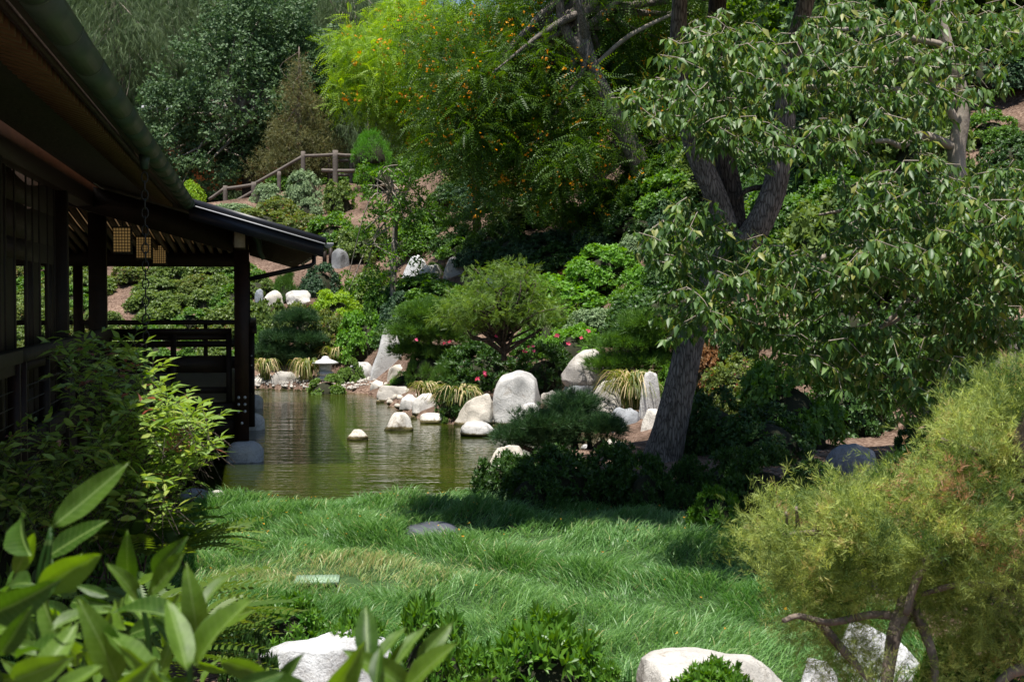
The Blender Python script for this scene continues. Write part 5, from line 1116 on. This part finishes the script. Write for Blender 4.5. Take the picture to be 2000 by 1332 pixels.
FL=[((100,1030),(262,905),2.3),((75,1150),(215,1068),2.1),((90,1090),(205,1010),2.35),((60,1085),(0,985),2.2),((30,1120),(70,1030),2.3),((60,1140),(-10,1130),2.1),
 ((345,1210),(215,1155),2.0),((365,1310),(330,1160),1.9),((385,1240),(370,1120),2.1),((400,1180),(445,1105),2.1),((385,1300),(445,1160),1.95),((370,1290),(300,1200),2.),((380,1300),(420,1180),2.0),((430,1290),(520,1315),2.),
 ((290,1160),(380,1075),2.2),((300,1120),(350,1060),2.3),((270,1170),(225,1100),2.2),((250,1130),(245,1070),2.3),((330,1350),(240,1250),1.8),((300,1340),(200,1200),1.9),((230,1330),(170,1180),2.),
 ((130,1280),(20,1230),1.9),((140,1300),(60,1150),2.),((60,1340),(150,1230),1.8),((20,1330),(130,1290),1.8),((-20,1200),(90,1160),1.9),((100,1230),(200,1170),2.),((0,1280),(60,1190),1.8),
 ((640,1365),(700,1300),1.9),((550,1360),(560,1285),1.9),((720,1300),(712,1170),2.0),((735,1295),(790,1215),2.),((760,1320),(830,1210),2.),((815,1290),(885,1215),2.05),((790,1350),(880,1250),1.9),((735,1340),(735,1255),1.9),((800,1350),(700,1270),1.95),((850,1360),(960,1330),1.9),((620,1370),(520,1330),1.8),((450,1350),(560,1310),1.8),((200,1370),(310,1300),1.7),((100,1370),(180,1290),1.7)]
for (a,b_,Y) in FL: lf(a,b_,Y,Y+random.uniform(-.08,.12),random.uniform(-.9,.9))
for k in range(120):
    x=random.uniform(-30,440);y=random.uniform(1130,1370)
    if x>300 and y<1200: continue
    a=random.uniform(-2.2,2.2); ll=random.uniform(40,85); Y=random.uniform(2.4,3.3); lf((x,y),(x+ll*math.sin(a),y-ll*math.cos(a)*.8-10),Y,Y+random.uniform(-.1,.1),random.uniform(-1,1))
for pts_ in ([(90,1160),(100,1040),(80,1400)],[(85,1400),(75,1150),(100,1030)],[(370,1400),(370,1300),(350,1200)],[(740,1400),(735,1300),(725,1240)],[(800,1400),(800,1340),(780,1290)],[(290,1400),(290,1250),(270,1150)]):
    limb([P(*p,2.15) for p in sorted(pts_,key=lambda p:-p[1])],[.006,.005,.003],M['big'],ft,'stem',7,0,0,4)
# ------------------------------------------------------------------ lawn
r=np.random.default_rng(3); n0=160000
x=r.uniform(-3.3,2.7,n0); y=7+ (r.random(n0)**1.15)*9.2; ok=inpoly(x,y,LAWN); x=x[ok];y=y[ok]
def sm(x,y,f,s): return np.sin(x*f+s)*np.cos(y*f*1.13+s*2.1)+.6*np.sin((x+y)*f*.77+s*3.3)+.5*np.sin((x*1.7-y)*f*1.31+s)
ang=.9*sm(x,y,1.3,.4)+.9*sm(x,y,3.7,1.7)+.5*sm(x,y,9.,4.)-1.2+r.normal(0,1.0,len(x)); tuft=np.clip(.5+.35*sm(x,y,3.1,2.)+.2*sm(x,y,7.7,.3),0,1.2)
lid=G(620,1146,.3); slab_=G(843,1052,.3); dl=np.hypot((x-lid.x)/1.6,(y-lid.y)); dsb=np.hypot(x-slab_.x,y-slab_.y)
keep=(dl>.19)&(dsb>.25)&(r.random(len(x))<.62+.38*tuft); keep&=~((np.abs(x-slab_.x)<.22)&(y<slab_.y)&(y>slab_.y-.55)&(r.random(len(x))<.75)); x,y,ang,tuft=x[keep],y[keep],ang[keep],tuft[keep]; n=len(x)
dd=np.hypot((x-lid.x-.15)/1.15,(y-lid.y-.3)/.7); drym=np.clip(1.25-dd,0,1); edge=np.clip((15.5-y)/1.2,.4,1)
ln=r.uniform(.12,.22,n)*(.75+.5*tuft)*edge*(1-.55*drym); wd=.0031*r.uniform(.6,1.4,n)*(.7+y/20); z0=H(x,y)+.04*np.clip(sm(x,y,5.2,2.2),-1,1)*edge; m=4
t=np.linspace(0,1,m); lean=r.uniform(.5,1.,n); hor=ln[:,None]*lean[:,None]*(t**1.3)[None]; ver=ln[:,None]*(np.sin(t*1.9)*.62)[None]*(1.25-.75*lean[:,None])+ .06*tuft[:,None]*edge[:,None]*t[None]
X=x[:,None]+np.cos(ang)[:,None]*hor; Yy=y[:,None]+np.sin(ang)[:,None]*hor; Z=z0[:,None]-.01+ver
sa=r.uniform(0,np.pi,n); wx_=np.cos(sa)[:,None]*wd[:,None]*(1-.92*t**1.5)[None]; wy_=np.sin(sa)[:,None]*wd[:,None]*(1-.92*t**1.5)[None]
V=np.stack([np.stack([X-wx_,Yy-wy_,Z],2),np.stack([X+wx_,Yy+wy_,Z],2)],2).reshape(-1,3)
base=((np.arange(n)*m*2)[:,None]+(np.arange(m-1)*2)[None]).ravel(); F_=np.stack([base,base+1,base+3,base+2],1)
vb=np.clip(r.beta(1.5,2.2,n)*.95+.12*sm(x,y,2.3,5.),0,.9); vb=np.where(r.random(n)<.03+.75*drym,1-.08*r.random(n),vb)
tag(link('long_grass',mkmesh('long_grass',V,F_,M['grass'],np.repeat(vb,m*2))),'lawn of long tousled green grass with a dry patch around the lid','grass',None,'stuff')
n=230; x=r.uniform(-2.6,2.1,n);y=r.uniform(8,15.3,n); ok=inpoly(x,y,LAWN)&(r.random(n)<.3+.7*(y>11.5)); x=x[ok];y=y[ok];n=len(x)
V,F_,vv=scatter(rosetteT(3,60,.8,1,True,seed=1),np.stack([x,y,H(x,y)+.12],1),basis(rdir(n,r)*.4+np.array([0,0,1.]),rdir(n,r)),r.uniform(.009,.018,n),r.random(n)); tag(solo('fallen_petals',V,F_,M['petal'],(0,12,.3),vv),'orange petals scattered over the long grass','petals',None,'stuff')
# mulch chips on the shaded bank
n=5000; x=r.uniform(2.,7,n);y=r.uniform(12,19,n); V,F_,vv=scatter(leaf2(.5),np.stack([x,y,H(x,y)+.01],1),basis(rdir(n,r)*np.array([1,1,.25]),np.tile([0,0,1.],(n,1))),r.uniform(.03,.07,n),r.random(n)); tag(solo('wood_chips',V,F_,M['greywood'],(4,15,.3),vv),'brown wood chips strewn under the right-hand trees','wood chips',None,'stuff')
print('TRIS',sum(len(m_.polygons) for m_ in bpy.data.meshes),'OBJ',len(bpy.data.objects))
